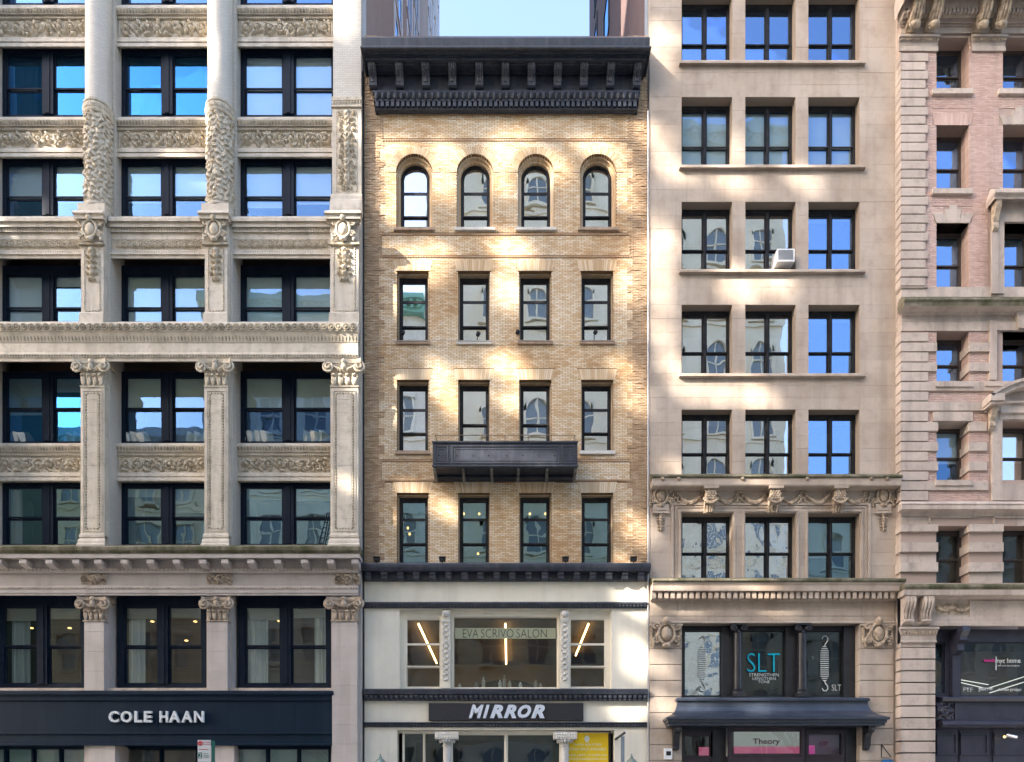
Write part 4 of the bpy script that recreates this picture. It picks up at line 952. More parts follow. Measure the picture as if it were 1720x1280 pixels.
for i, (px, h, lb_) in enumerate(((772, .16, 'row of pale boxes'), (800, .22, 'amber jar'), (812, .42, 'tall grey bottle'), (840, .3, 'white jar'), (847, .5, 'tallest bottle'), (856, .28, 'green bottle'), (874, .22, 'small dark bottle'), (900, .3, 'white spray bottle'), (908, .18, 'low white tub'))):
    x = X(px, .75); z = Z(1155, .75)
    o = MB().lathe((x, .75, z), [(.07, 0), (.07, h * .65), (.03, h * .75), (.03, h * .92), (.035, h * .93), (.035, h)], 10).build('bottle', mat('bottle_%d' % (i % 3), ((.7, .72, .68), (.3, .32, .3), (.5, .5, .42))[i % 3], .4, .4), None, smooth=True)
    tag(o, 'hair product on the salon window ledge, ' + lb_, 'bottle', 'products on the salon ledge')
# dark sign board
MS = thing('sign_board', (X(850, -.1), -.05, Z(1210, -.1)), 'dark rectangular signboard with bold slanted pale capitals on the cream shopfront', 'sign')
ys = YF - .16
MB().box(X(720, ys), X(980, ys), ys, YF, Z(1210, ys), Z(1181, ys)).build('board', mat('sign_charcoal', (.022, .023, .03), .45, .4), MS)
for ch, a, b in (('M', 787.5, 812.5), ('I', 811, 822.5), ('R', 823, 845), ('R', 846, 867.5), ('O', 869.5, 892), ('R', 892, 915)):
    lettering('letter', ch, a, b, 1184, 1206.5, ys, mat('sign_letter', (.6, .66, .74), .4, .4), MS, depth=.05, offset=.05, shear=.32)
# ground-floor shopfront
yg = YF + .25
MB().box(GO[0], GO[1], yg + .02, yg + .3, Z(1231, yg), GO[3] + .01).build('casing', CREAM, CB)
window(CB, X(676, yg), X(748, yg), .2, Z(1229, yg), yg, CREAM, GL_S, 2, (), .06, .06, .02, .06, depth=4, room='room')
window(CB, X(755, yg), X(945, yg), .2, Z(1229, yg), yg, CREAM, GL_S, 2, (), .1, .1, .03, .1, depth=5, room='room')
window(CB, X(950, yg), X(1026, yg), .2, Z(1228, yg), yg, BLACK, GL_S, 1, (), .05, .06, .02, .05, depth=4, room='room')
for c in (750.5, 949):
    y = YF - .05; x = X(c, y)
    cl = MB().lathe((x, y + .12, 0), [(.2, 0), (.16, .3), (.155, Z(1254, y)), (.19, Z(1253, y)), (.2, Z(1252, y)), (.16, Z(1250.5, y)), (.165, Z(1247, y)), (.3, Z(1242, y))], 16).build('column', SILLW, CB, smooth=True)
    MB().box(x - .45, x + .45, y - .2, y + .35, Z(1241, y - .2), Z(1229, y - .2)).build('abacus', SILLW, cl)
    beads(cl, CREAM, x - .4, x + .4, y - .2, Z(1237, y - .2), .035, .09); beads(cl, CREAM, x - .4, x + .4, y - .2, Z(1232.5, y - .2), .035, .09)
    mb = MB()
    for k in range(9):
        t = math.pi + math.pi * k / 8; mb._ell((x + .27 * math.cos(t), y + .12 + .27 * math.sin(t), Z(1244, y)), (.06, .06, .1), 6, 4)
    mb.build('acanthus_leaf', SILLW, cl, smooth=True)
tp = MB().prism([(X(762, 1.2), 1.2), (X(938, 1.2), 1.2), (X(925, 1.2), Z(1252, 1.2)), (X(850, 1.2), Z(1243, 1.2)), (X(775, 1.2), Z(1254, 1.2))], 1.2, 1.3).build('canopy_reflection', MATS['reflection_blue'])  # dark sheet put in for a navy canopy mirrored in the glass
tag(tp, 'dark blue pointed sheet standing in for a canopy mirrored in the shop glass under the dark signboard', 'reflection')
PS = thing('letting_poster', (X(988, .5), .5, Z(1285, .5)), 'yellow letting poster with white lines of print filling a shop window', 'poster'); yp = yg + .03
MB().box(X(953.5, yp), X(1022, yp), yp + .03, yp + .034, Z(1300, yp), Z(1231, yp)).build('sheet', mat('poster_yellow', (.95, .66, .015), .6, .3, ((.85, .58, .02), 1.5, .4, .6)), PS)
PW = mat('poster_print', (.8, .8, .72), .6, .2)
for t, a, b, p0, p1 in (('THOR EQUITIES', 962, 1010, 1249, 1253), ('RETAIL SPACE AVAILABLE', 955, 1018, 1256, 1260.5), ('JACK J SITT | 212.529.7421', 954, 1019, 1266.5, 1271), ('JACK@THOREQUITIES.COM', 954, 1019, 1273, 1277.5)): lettering('line_of_print', t, a, b, p0, p1, yp + .027, PW, PS, depth=.004)
MB()._ell((X(986, yp), yp + .02, Z(1241, yp)), (.1, .01, .14), 10, 6).build('emblem', PW, PS)
# lanterns, banner arm
COP = mat('verdigris_copper', (.18, .3, .28), .5, .4, ((.3, .25, .18), 6, .4, .6), metal=.4)
for px, lab in ((639, 'copper lantern top on the cream wall beside the ivory building pier'), (1061, 'copper lantern top on the cream wall beside the letting poster')):
    y = -.35; x = X(px, y); z = Z(1283, y); t = thing('wall_lantern', (x, y, z - .5), lab, 'lantern', 'wall lanterns')
    MB().lathe((x, y, z), [(.02, .38), (.03, .34), (.015, .31), (.05, .28), (.06, .24), (.05, .22), (.14, .16), (.2, .08), (.22, .03), (.22, 0)][::-1], 12).build('cap', COP, t, smooth=True)
    MB().lathe((x, y, z - .5), [(.12, 0), (.19, .5)], 6).build('lamp_glass', WHITE, t)
    MB().box(x - .03, x + .03, y, YF, z - .3, z - .24).build('arm', COP, t)
bn = thing('banner_arm', (X(1043, -.4), -.3, Z(1290, -.4)), 'dark metal arm holding a thin grey hanging flag by the letting poster', 'flag')
MB().tube([(X(1035, .0), YF, Z(1241, 0)), (X(1049, -.8), -.8, Z(1231, -.8))], .05, 8).build('arm', IRON, bn, smooth=True)
MB().box(X(1043, -.45), X(1049, -.45), -.45, -.42, Z(1300, -.45), Z(1237, -.45)).build('cloth', mat('grey_flag', (.2, .24, .28), .8, .2), bn)
# lamps and cable on the brick front
def flood(px, lab):
    y = YC - .42; x = X(px, y); z = Z(946, y); t = thing('floodlight', (x, y, z), lab, 'floodlight', 'floodlights on the ledge')
    MB().prism([(x - .11, z + .07), (x + .11, z + .07), (x + .13, z + .2), (x - .13, z + .2)], y - .07, y + .07).build('housing', BLACK, t)
    MB().box(x - .13, x + .13, y - .1, y + .1, z + .2, z + .23).build('visor', BLACK, t); MB().tube([(x, y, z), (x, y, z + .08)], .02).build('stem', BLACK, t)
for px, lab in ((633, 'small black floodlight on the ledge beside the ivory building'), (743, 'small black floodlight on the ledge after the first brick window'), (950, 'small black floodlight on the ledge before the last brick window'), (1064, 'small black floodlight on the ledge beside the drainpipe')): flood(px, lab)
def spot(px, py, lab):
    y = YC + .1; x, z = X(px, y), Z(py, y); t = thing('spotlight', (x, y, z - .12), lab, 'spotlight', 'spotlights on the sills')
    MB().lathe((0, 0, 0), [(.03, 0), (.075, .02), (.085, .14), (.07, .145), (.02, .13)], 12).build('head', BLACK, t, smooth=True)
    h = [o for o in t.children][0]; h.location = (0, -.06, .12); h.rotation_euler = (R(70), 0, R(25))
    MB().tube([(x, y, Z(571, y)), (x, y, z)], .018).build('stem', BLACK, t)
for px, py, lab in ((676, 564, 'round black spotlight on the first sill above the balcony level'), (802, 566, 'round black spotlight on the white sill in the brick front'), (868, 563, 'round black spotlight on the third sill of the brick front'), (998, 563, 'round black spotlight on the sill nearest the limestone building')): spot(px, py, lab)
zc = Z(572, YC - .1)
tag(MB().tube([(X(640 + 449 * i / 30, YC - .1), YC - .1, zc - .01 * math.sin(i * .7)) for i in range(31)], .012, 5).build('cable', mat('grey_cable', (.45, .42, .4), .6, .3)), 'thin grey cable strung straight across the brick front at the sills', 'cable')
tag(MB().tube([(X(1088.5, -.02), -.02, 0), (X(1088.5, -.02), -.02, Z(187, 0))], .035, 8).build('drainpipe', mat('galvanised_pipe', (.42, .42, .42), .5, .4, metal=.3), None, smooth=True), 'slim galvanised drainpipe in the corner between brick and limestone fronts', 'pipe')
tag(MB().tube([(X(610, .05), .03, 0), (X(610, .05), .03, Z(120, 0))], .045, 8).build('drainpipe', BLACK, None, smooth=True), 'slim black drainpipe in the corner between terracotta and brick fronts', 'pipe')

def pendant(px, py, lab):
    y = 1.3; bu = MB()._ell((0, 0, 0), (.05, .05, .06), 8, 6); me, _ = bu.mesh('pendant_bulb', True, origin=(0, 0, 0))
    tag(put('pendant_bulb', me, SPOTL, None, (X(px, y), y, Z(py, y))), lab, 'bulb', 'bulbs behind the brick front windows')
for px, py in ((685, 887), (688, 897)): pendant(px, py, 'tiny glowing bulb inside the ledge-level window nearest the ivory building')
for px, py in ((779, 863), (805, 863), (803, 930)): pendant(px, py, 'tiny glowing bulb inside the second ledge-level window of the brick front')
for px, py in ((890, 863), (916, 863)): pendant(px, py, 'tiny glowing bulb inside the third ledge-level window of the brick front')

# ================================================================== limestone building
def stones(parent, m, x0, x1, z0, z1, y, yb, ops, H=.5, L=1.25, seed=1, name='stone', j=.006, jit=.003, off=True):
    rg = random.Random(seed); zs = sorted({z0, z1} | {o[2] for o in ops if z0 < o[2] < z1} | {o[3] for o in ops if z0 < o[3] < z1}); r = 0
    for za, zb in zip(zs[:-1], zs[1:]):
        n = max(1, round((zb - za) / H)); h = (zb - za) / n
        for k in range(n):
            c0, c1 = za + k * h, za + (k + 1) * h; r += 1
            for u, v in subtract(x0, x1, cuts_at(ops, c0, c1)):
                m_ = max(1, round((v - u) / L)); ed = [u + (v - u) * i / m_ for i in range(m_ + 1)]
                for i in range(1, m_): ed[i] += (v - u) / m_ * ((.22 if r % 2 else -.22) if off else 0) + rg.uniform(-.08, .08)
                for a, b in zip(ed[:-1], ed[1:]): block(name, m, parent, a + j / 2, b - j / 2, y + rg.uniform(-jit, jit), yb, c0 + j / 2, c1 - j / 2)
BB = thing('limestone_building', (X(1300), 0, 0), 'plain beige limestone loft building with paired black windows and a flared black shop canopy', 'building')
BX0, BX1 = X(1091), X(1507)
bc_ = [(1145, 1230), (1252, 1336.5), (1358, 1444)]
br_ = [(-10, 101.5), (163, 277), (339, 452.5), (512, 627.5), (688, 797), (862, 972)]
opsB = [(X(a), X(b), Z(q), Z(p)) for (p, q) in br_ for (a, b) in bc_]
stones(BB, BEIGE, BX0, BX1, Z(818), Z(-70), 0, .42, opsB, .56, 1.9, 4)
stones(BB, BEIGE, BX0, BX1, Z(972), Z(818), 0, .42, opsB, .5, 1.5, 5)
backing(BB, JOINT, BX0 + .01, BX1 - .01, 0, Z(-70), .012, .4, opsB + [(X(1145.5), X(1443.5), 0, Z(1047))])
SIDE_R = mat_brick_tex('side_wall_dark_brick', (0.10, 0.06, 0.055), (0.14, 0.08, 0.07), (0.13, 0.1, 0.09), 'yz')
MB().box(BX0 + .005, 30, 2.6, 21, 0, 64).build('body', SIDE_R, BB); MB().box(BX0 + .004, BX0 + .3, .45, 2.6, 0, 64).build('side_wall', SIDE_R, BB); MB().box(BX0 + .31, 16, .44, 2.6, Z(-70) + .01, 64).build('wall', BEIGE, BB)
MB().box(BX0 - .05, BX0 + .003, .2, .75, Z(186), 60).build('corner_strip', mat('grey_metal_strip', (.3, .34, .38), .5, .4), BB)
for zf in range(33, 58, 4):
    for d0, d1 in ((11.2, 13.4), (16.5, 18.0)):
        f = MB(); xs = BX0
        f.box(xs - .06, xs + .01, d0, d0 + .15, zf, zf + 2.8); f.box(xs - .06, xs + .01, d1 - .15, d1, zf, zf + 2.8); f.box(xs - .05, xs + .01, d0 + .15, d1 - .15, zf, zf + .15); f.box(xs - .05, xs + .01, d0 + .15, d1 - .15, zf + 2.65, zf + 2.8)
        wn = f.build('window', BLACK, BB); MB().box(xs - .012, xs - .004, d0 + .15, d1 - .15, zf + .15, zf + 2.65).build('pane', SIDEGL, wn)
spB = {}
gl_row = [GL_B, GL_B, GL_B, GL_B, GL_B, GL_BW]
for ri, (p, q) in enumerate(br_):
    for ci, (a, b) in enumerate(bc_):
        yy = .36; kw = {}
        if ri == 1: kw['blinds'] = [(1, 'blind_white')]
        elif ri == 5 and ci == 2: kw['blinds'] = [(.58, 'blind_cream'), (.56, 'blind_cream')]
        elif ri in (3, 4) and ci == 1: kw['blinds'] = [(1, 'blind_cream'), (.1, 'blind_grey')]
        elif ri == 2 and ci < 2: kw['blinds'] = [(.5, 'blind_grey')]
        else: kw['blinds'] = [(.08, 'blind_grey')]
        g = GL_T if (ri == 5 and ci == 2) else (GL_P if ri == 1 else GL_C if ri in (2, 3, 4) and ci < 2 else gl_row[ri])  # reflection tint picked per window
        window(BB, X(a), X(b), Z(q) - .02, Z(p) - .005, yy, BLACK, g, 2, (.41 if ri < 5 else .46,), .075, .11, .05, .16, room='room', mull_out=.03, depth=1.6, **kw)
for (p, q) in br_[:4]:
    pmold(BB, 'sill', BEIGE, 1145, 1446, [(-.36, q - .5), (.14, q), (.15, q + 1), (.15, q + 4), (.08, q + 5), (.06, q + 7.5), (-.05, q + 9)], 0, .8, .8)
# cornice with mossy top
zsf = Z(816.5, -.42)
pm = lambda o, py: (o, Z(py, -o))
MB().mold(BX0 + .03, X(1498), [pm(-.3, 796), pm(.5, 797.5), pm(.52, 800), pm(.46, 803), pm(.3, 803.5)], 0, .0, .3).build('cornice_top', MOSSY, BB)
cb = MB().mold(BX0 + .03, X(1498), [pm(.3, 803), pm(.45, 803.2), pm(.45, 814), pm(.42, 816.5), (.1, zsf), pm(.06, 824), pm(0, 826)], 0, .0, .3).build('cornice', BEIGE, BB)
for px in (1113, 1140, 1247.5, 1356, 1464, 1490.5): mb = MB(); mb._ell((X(px, -.47), -.47, Z(804, -.47)), (.08, .06, .07), 8, 5); mb.box(X(px, -.45) - .05, X(px, -.45) + .05, -.48, -.4, Z(807, -.47), Z(803, -.47)); mb.build('lion_mask', BEIGE_C, cb, smooth=True)
# window surround and ornaments of the garland storey
def frame_strip(parent, m, px0, px1, py0, py1, y, t=.06, out=.05, bottom=False):
    f = MB(); x0, x1, z0, z1 = X(px0), X(px1), Z(py1), Z(py0)
    f.box(x0, x0 + t, y - out, y + .02, z0, z1); f.box(x1 - t, x1, y - out, y + .02, z0, z1); f.box(x0 + t, x1 - t, y - out + .002, y + .02, z1 - t, z1)
    if bottom: f.box(x0 + t, x1 - t, y - out + .002, y + .02, z0, z0 + t)
    return f.build('moulded_frame', m, parent)
frame_strip(BB, BEIGE, 1127, 1462, 845, 971, -.003, .1, .05); frame_strip(BB, BEIGE, 1134, 1455, 851, 971, -.003, .05, .03)
for a, b in bc_: frame_strip(BB, BEIGE, a - 5, b + 5, 857, 971, -.004, .07, .045)
for px in (1190, 1297.5, 1405):
    y0 = -.02; x = X(px); zt, zb = Z(817, -.3), Z(862, -.1)
    cs = MB().xprism([(-.4, zt), (-.4, zt - .12), (-.34, zt - .16), (-.36, zt - .5), (-.3, zt - .62), (-.2, zt - .7), (-.14, zb + .1), (-.12, zb), (0, zb), (0, zt)], x - .2, x + .2).build('console', BEIGE_C, BB)
    MB().box(x - .28, x + .28, -.44, 0, zt - .12, zt - .001).build('cap', BEIGE, cs)
    mb = MB()
    for r_ in range(4):
        for c_ in range(4): mb._ell((x - .15 + c_ * .1 + (.05 if r_ % 2 else 0) - .02, -.36, zt - .22 - r_ * .085), (.05, .03, .05), 6, 4)
    for k in range(9): t = k / 8; mb._ell((x - .26 + .52 * t, -.34 - .05 * math.sin(math.pi * t), zt - .5 - .16 * math.sin(math.pi * t)), (.06, .06, .06), 6, 4)
    for d in (-1, 0, 1): mb.tube([(x + d * .1, -.22, zt - .7), (x + d * .08, -.15, zb + .03)], .04, 5)
    mb.build('scale_ornament', BEIGE_C, cs, smooth=True)
for a, b in ((1137, 1178), (1202, 1238), (1246, 1286), (1309, 1344), (1353, 1393), (1417, 1453)):
    mb = MB(); n = 13
    for k in range(n + 1):
        t = k / n; r_ = .055 + .04 * math.sin(math.pi * t); mb._ell((X(a) + (X(b) - X(a)) * t, -.05, Z(831) - .34 * math.sin(math.pi * t)), (r_, .07, r_), 7, 5)
        if k % 2: mb._ell((X(a) + (X(b) - X(a)) * t, -.08, Z(831) - .34 * math.sin(math.pi * t) - r_ * .6), (.03, .04, .03), 5, 4)
    mb.build('garland', BEIGE_C, BB, smooth=True)
for px in (1135, 1241.5, 1348, 1455):
    mb = MB(); n = 14; x, z = X(px), Z(833); mb.tube([(x + .12 * math.cos(6.2832 * k / n), -.06, z + .13 * math.sin(6.2832 * k / n)) for k in range(n + 1)], .04, 6)
    for d in (-1, 1): mb._ell((x + d * .1, -.05, z + .2), (.08, .05, .06), 6, 4); mb._ell((x + d * .08, -.05, z - .2), (.05, .05, .1), 6, 4); mb._ell((x + d * .15, -.05, z - .26), (.05, .05, .05), 6, 4)
    mb.build('ribbon_bow', BEIGE_C, BB, smooth=True)
for px in (1109.5, 1482.5):
    x = X(px); mb = MB(); cartouche(mb, (x, Z(834)), .95, -.06); ct = mb.build('cartouche', BEIGE_C, BB, smooth=True)
    f = MB().box(x - .3, x + .3, -.08, .01, Z(862), Z(848)); f.box(x - .34, x + .34, -.12, .01, Z(864), Z(862)); f.box(x - .22, x + .22, -.1, .01, Z(859), Z(851)); f.build('tablet', BEIGE, ct)
    g = MB()
    for k in range(6): g._ell((x, -.05, Z(866) - .115 * k), (.09 - .01 * k, .06, .07), 7, 5); [g._ell((x + d * (.13 - .012 * k), -.03, Z(866) - .115 * k + .02), (.06, .04, .035), 6, 4) for d in (-1, 1)]
    g.build('pendant', BEIGE_C, ct, smooth=True)
# dentilled cornice over the second storey
zs3 = Z(993, -.42)
MB().mold(BX0 + .03, X(1502), [pm(-.4, 970.5), pm(.55, 972), pm(.56, 975), pm(.5, 978), pm(.2, 978.5)], 0, .0, .3).build('cornice_top', MOSSY, BB)
cd = MB().mold(BX0 + .03, X(1502), [pm(.3, 977.6), pm(.5, 977.8), pm(.46, 982), pm(.44, 983), pm(.44, 992), (.42, zs3), (.2, zs3), pm(.2, 1004), pm(.12, 1007), pm(.06, 1010), pm(-.02, 1011)], 0, .0, .3).build('cornice', BEIGE, BB)
dx0, dx1 = X(1095, -.34), X(1506, -.34); n = 39; p_ = (dx1 - dx0) / n
for k in range(n): block('dentil', BEIGE, cd, dx0 + p_ * k, dx0 + p_ * (k + .62), -.36, -.15, Z(1005, -.36), zs3 - .01)
for a, b in zip((1091, 1138, 1240, 1350.5, 1447), (1138, 1240, 1350.5, 1447, 1502)): pblock('stone', BEIGE, BB, a + .2, b - .2, 1010, 1034.5, -.02, .1)
for a, b in zip((1091, 1120, 1190, 1297, 1400, 1470), (1120, 1190, 1297, 1400, 1470, 1502)): pblock('stone', BEIGE, BB, a + .2, b - .2, 1035.2, 1044, -.01, .1)
pmold(BB, 'string_moulding', BEIGE, 1092, 1502, [(0, 1043.5), (.08, 1044), (.1, 1046), (.03, 1048), (-.05, 1048)], 0)
# rusticated pilasters
for (a, b) in ((1091, 1145.2), (1444, 1501)):
    ed = [1049, 1089.5, 1116, 1143, 1170, 1197, 1224, 1251, 1277.5, 1305, 1333, 1365, 1400, 1446]
    for p, q in zip(ed[:-1], ed[1:]):
        if p == 1049: pblock('stone', BEIGE, BB, a, b, p, q - .5, -.03, .5); continue
        pblock('rustic_stone', BEIGE, BB, a + .5, b - .5, p + .6, q - .6, -.05, .5)
    cx = (a + b) / 2; mb = MB(); cartouche(mb, (X(cx), Z(1066)), 1.15, -.12)
    for d in (-1, 1):
        for k in range(6): mb._ell((X(cx) + d * .55, -.07, Z(1056) - k * .11), (.07, .06, .07), 6, 4)
        mb.tube([(X(cx) + d * .2, -.12, Z(1053)), (X(cx) + d * .42, -.1, Z(1054.5)), (X(cx) + d * .58, -.1, Z(1053))], .05, 6)
    mb.build('cartouche', BEIGE_C, BB, smooth=True); MB().mold(X(a) + .02, X(b) - .02, [(0, Z(1047.5)), (.12, Z(1048.5, -.1)), (.12, Z(1051, -.1)), (0, Z(1052.5))], -.03, .3, .3).build('pilaster_cap', BEIGE, BB)
# second-storey black shop windows
yb = .42; DK = mat('black_timber', (.016, .016, .02), .35, .45, ((.028, .028, .034), 3, .4, .7), ((.07, .075, .085), .2, 4))
bgw = MB(); bgw.box(X(1145.5), X(1443.5), yb + .02, yb + .2, Z(1056, yb), Z(1040)); bgw.box(X(1145.5), X(1443.5), .1, yb + .2, Z(1176, .1), Z(1171, .1))
bgw.build('lintel', DK, BB)
for a, b in ((1213, 1247), (1320, 1355), (1417, 1436)): MB().box(X(a, yb - .1), X(b, yb - .1), yb - .1, yb + .2, Z(1172, yb), Z(1054, yb)).build('mullion', DK, BB)
SLTR = mat('studio_room', (.20, .20, .185), .9, .1, ((.12, .12, .12), .6, .4, .6))
for i, (a, b) in enumerate(((1146, 1216), (1243, 1323), (1351, 1421))):
    window(BB, X(a, yb), X(b, yb), Z(1171, yb), Z(1055, yb), yb, DK, GL_BW if i == 0 else GL_S, 1, (), .09, .1, .035, .1, room='studio_room', depth=2.5)
for px in (1239, 1347):
    y = -.02 + .14; x = X(px, y); z0, z1 = Z(1166, y), Z(1060, y)
    cl = MB().lathe((x, y, 0), [(.24, z0), (.24, z0 + .06), (.2, z0 + .1), (.22, z0 + .16), (.18, z0 + .2), (.165, z1 - .1), (.19, z1 - .08), (.17, z1)], 18, fn=lambda t, z: -.006 * (math.cos(t * 18) > 0)).build('column', DK, BB, smooth=True)
    MB().box(x - .24, x + .24, y - .24, y + .2, Z(1172, y), z0).build('plinth', DK, cl)
    mb = MB().box(x - .26, x + .26, y - .2, y + .2, z1 + .2, z1 + .3)
    for d in (-1, 1): mb.tube([(q[0], y - .2, q[1]) for q in spiral(x + d * .19, z1 + .08, .13, 1.7, -d, math.pi / 2, 18)], .035, 6); mb._ell((x + d * .19, y - .1, z1 + .08), (.12, .12, .12), 10, 6)
    mb.build('ionic_capital', DK, cl, smooth=True)
TEAL = mat('teal_vinyl', (.0, .42, .56), .6, .2); PALEV = mat('pale_vinyl', (.72, .74, .7), .7, .1)
yv = yb + .025
S1 = thing('window_lettering', (X(1283, yv), yv, Z(1150, yv)), 'large thin teal letters with three white lines on the middle studio window', 'sign')
lettering('word', 'SLT', 1255, 1310, 1097, 1129, yv, TEAL, S1, depth=.004, offset=-.012)
for t, a, b, p, q in (('STRENGTHEN', 1258, 1308, 1131, 1136), ('LENGTHEN', 1264, 1303, 1137.5, 1142), ('TONE', 1273, 1293, 1143, 1147.5)): lettering('word', t, a, b, p, q, yv, PALEV, S1, depth=.004, offset=-.005)
def spring(px, lab, extra=None):
    t = thing('spring_emblem', (X(px, yv), yv, Z(1162, yv)), lab, 'emblem', 'spring emblems'); mb = MB(); x = X(px, yv)
    zt, zb = Z(1086, yv), Z(1143, yv); n = 17
    for k in range(n):
        z = zb + (zt - zb) * k / (n - 1); w_ = .17 * min(1, .45 + k * .25, .45 + (n - 1 - k) * .25); mb.box(x - w_, x + w_, yv, yv + .004, z - .016, z + .016)
    mb.build('coil', PALEV, t)
    for d, z0 in ((1, zt), (-1, zb)):
        pts = [(x, z0), (x + .04, z0 + d * .12), (x + .12, z0 + d * .22), (x + .13, z0 + d * .34), (x + .05, z0 + d * .42), (x - .05, z0 + d * .4), (x - .1, z0 + d * .3)]
        MB().tube([(p[0], yv + .002, p[1]) for p in pts], .022, 5).build('hook', PALEV, t)
    return t
spring(1179.5, 'white coil spring emblem on the studio window with mirrored branches'); spring(1385, 'white coil spring emblem on the studio window beside small white letters')
S2 = thing('window_lettering', (X(1405, yv), yv, Z(1160, yv)), 'small white letters low in the corner of the studio window beside a spring emblem', 'sign'); lettering('word', 'SLT', 1397, 1413, 1150, 1160, yv, PALEV, S2, depth=.004, offset=-.012)
GAR = mat('dark_garment', (.02, .022, .03), .9, .1)
for i, (px, w_, lab) in enumerate(((1313, .34, 'dark top on a hanger behind the middle studio window'), (1365, .36, 'dark top on a hanger beside the white spring emblem'))):
    y = 1.4; x = X(px, y); t = thing('hanging_garment', (x, y, Z(1140, y)), lab, 'garment', 'clothes on hangers')
    MB().prism([(x - w_, Z(1140, y)), (x + w_, Z(1140, y)), (x + w_, Z(1116, y)), (x + w_ * .5, Z(1110, y)), (x + .08, Z(1108, y)), (x - .08, Z(1108, y)), (x - w_ * .5, Z(1110, y)), (x - w_, Z(1116, y))], y, y + .1).build('cloth', GAR, t)
    MB().tube([(x, y, Z(1108, y)), (x + .02, y, Z(1104, y)), (x - .03, y, Z(1102, y))], .012, 5).build('hanger', WHITE, t)
# canopy
CAN = mat('canopy_paint', (.028, .036, .055), .28, .5, ((.045, .055, .075), 1.5, .4, .7), ((.09, .1, .12), .2, 4), (6, .1))
cp = [(-.1, 1171), (.2, 1172), (.24, 1174), (.24, 1177), (.18, 1178), (.18, 1183), (.21, 1188), (.29, 1194), (.45, 1199.5), (.72, 1203.5), (.78, 1204.5), (.78, 1208), (.7, 1209), (.7, 1213.5), (.64, 1214.5), (.64, 1218.5)]
zs4 = Z(1218.5, -.64)
cy_ = MB().mold(6.69, 13.77, [(o, Z(p, -o)) for o, p in cp] + [(.0, zs4)], 0, .9, .9).build('canopy', CAN, BB)
for px in (1137, 1459):
    x = X(px, -.3); pts = [(-.55, zs4), (-.55, zs4 - .14), (-.48, zs4 - .22), (-.36, zs4 - .26), (-.26, zs4 - .4), (-.22, zs4 - .7), (-.14, zs4 - .85), (-.05, zs4 - .9), (-.05, zs4)]
    bk = MB().xprism(pts, x - .12, x + .12).build('bracket', DK, cy_)
    mb = MB(); mb._ell((x, -.47, zs4 - .12), (.13, .12, .12), 8, 6); mb._ell((x, -.15, zs4 - .82), (.13, .1, .1), 8, 6); mb.build('scroll', DK, bk, smooth=True)
# shopfront below
PUR = mat('plum_black_paint', (.028, .018, .024), .35, .45, ((.04, .026, .034), 3, .4, .7)); yq = .25
sf = MB(); sf.box(X(1145.5), X(1150, yq), yq - .04, yq + .2, 0, zs4); sf.box(X(1194, yq), X(1226, yq), yq, yq + .2, 0, zs4); sf.box(X(1420, yq), X(1443.5), yq, yq + .2, 0, zs4); sf.box(X(1145.5), X(1443.5), yq + .02, yq + .21, Z(1229, yq), zs4 + .05)
sf.build('shopfront_frame', DK, BB)
for i, (a, b, p, q, y) in enumerate(((1147, 1197, 1229, 1272, yq), (1224, 1352, 1221, 1270, -.15), (1353, 1419, 1226, 1271, .15))):
    window(BB, X(a, y), X(b, y), Z(q, y), Z(p, y), y, PUR, GL_S, 1, (), .13 if i else .08, .1, .03, .14, depth=2.0, room='room_pale')
    MB().box(X(a, y), X(b, y), y + .03, y + .25, .2, Z(q, y) - .003).build('stall_board', PUR, BB)
pk = mat_emit('lit_pink_panel', (.9, .22, .42), .09); MAG = mat_emit('lit_magenta_panel', (.9, .08, .5), .09); MAU = mat('mauve_panel', (.36, .16, .3), .6, .2); PAL = mat_emit('lit_pale_panel', (.5, .56, .56), .10)
for i, (a, b, p, q, y, m_, lab) in enumerate(((1233, 1344, 1254, 1266, .1, pk, 'long pink display strip low in the shop window under the dark name lettering'), (1174, 1195, 1255, 1270, .6, pk, 'short pink display panel low in the small shop window beside the wall box'), (1358, 1368.5, 1252, 1268, .4, MAG, 'bright magenta panel low in the shop window with the street number'), (1368.5, 1414, 1258, 1268, .45, MAU, 'mauve panel along the bottom of the shop window with the street number'))):
    tag(MB().box(X(a, y), X(b, y), y, y + .03, Z(q, y), Z(p, y)).build('display_card', m_), lab, 'display card')
T1 = thing('window_lettering', (X(1287, -.13), -.13, Z(1253, -.13)), 'dark bold name lettering on the wide shop window under the canopy', 'sign'); lettering('word', 'Theory', 1265, 1310, 1240.5, 1252.5, -.13, mat('plum_vinyl', (.06, .02, .035), .6, .2), T1, depth=.005, offset=.012)
MB().box(X(1233, .3), X(1344, .3), .3, .33, Z(1254, .3), Z(1229, .3)).build('backdrop', PAL, T1)
T2 = thing('house_number', (X(1384, .17), .17, Z(1252, .17)), 'dark red street number on the shop window under the canopy', 'sign'); lettering('number', '137', 1378, 1391, 1245.5, 1252.5, .17, mat('red_vinyl', (.2, .01, .03), .6, .2), T2, depth=.005, offset=.01)
MB().box(X(1358, .5), X(1414, .5), .5, .53, Z(1258, .5), Z(1232, .5)).build('backdrop', MAU, T2)
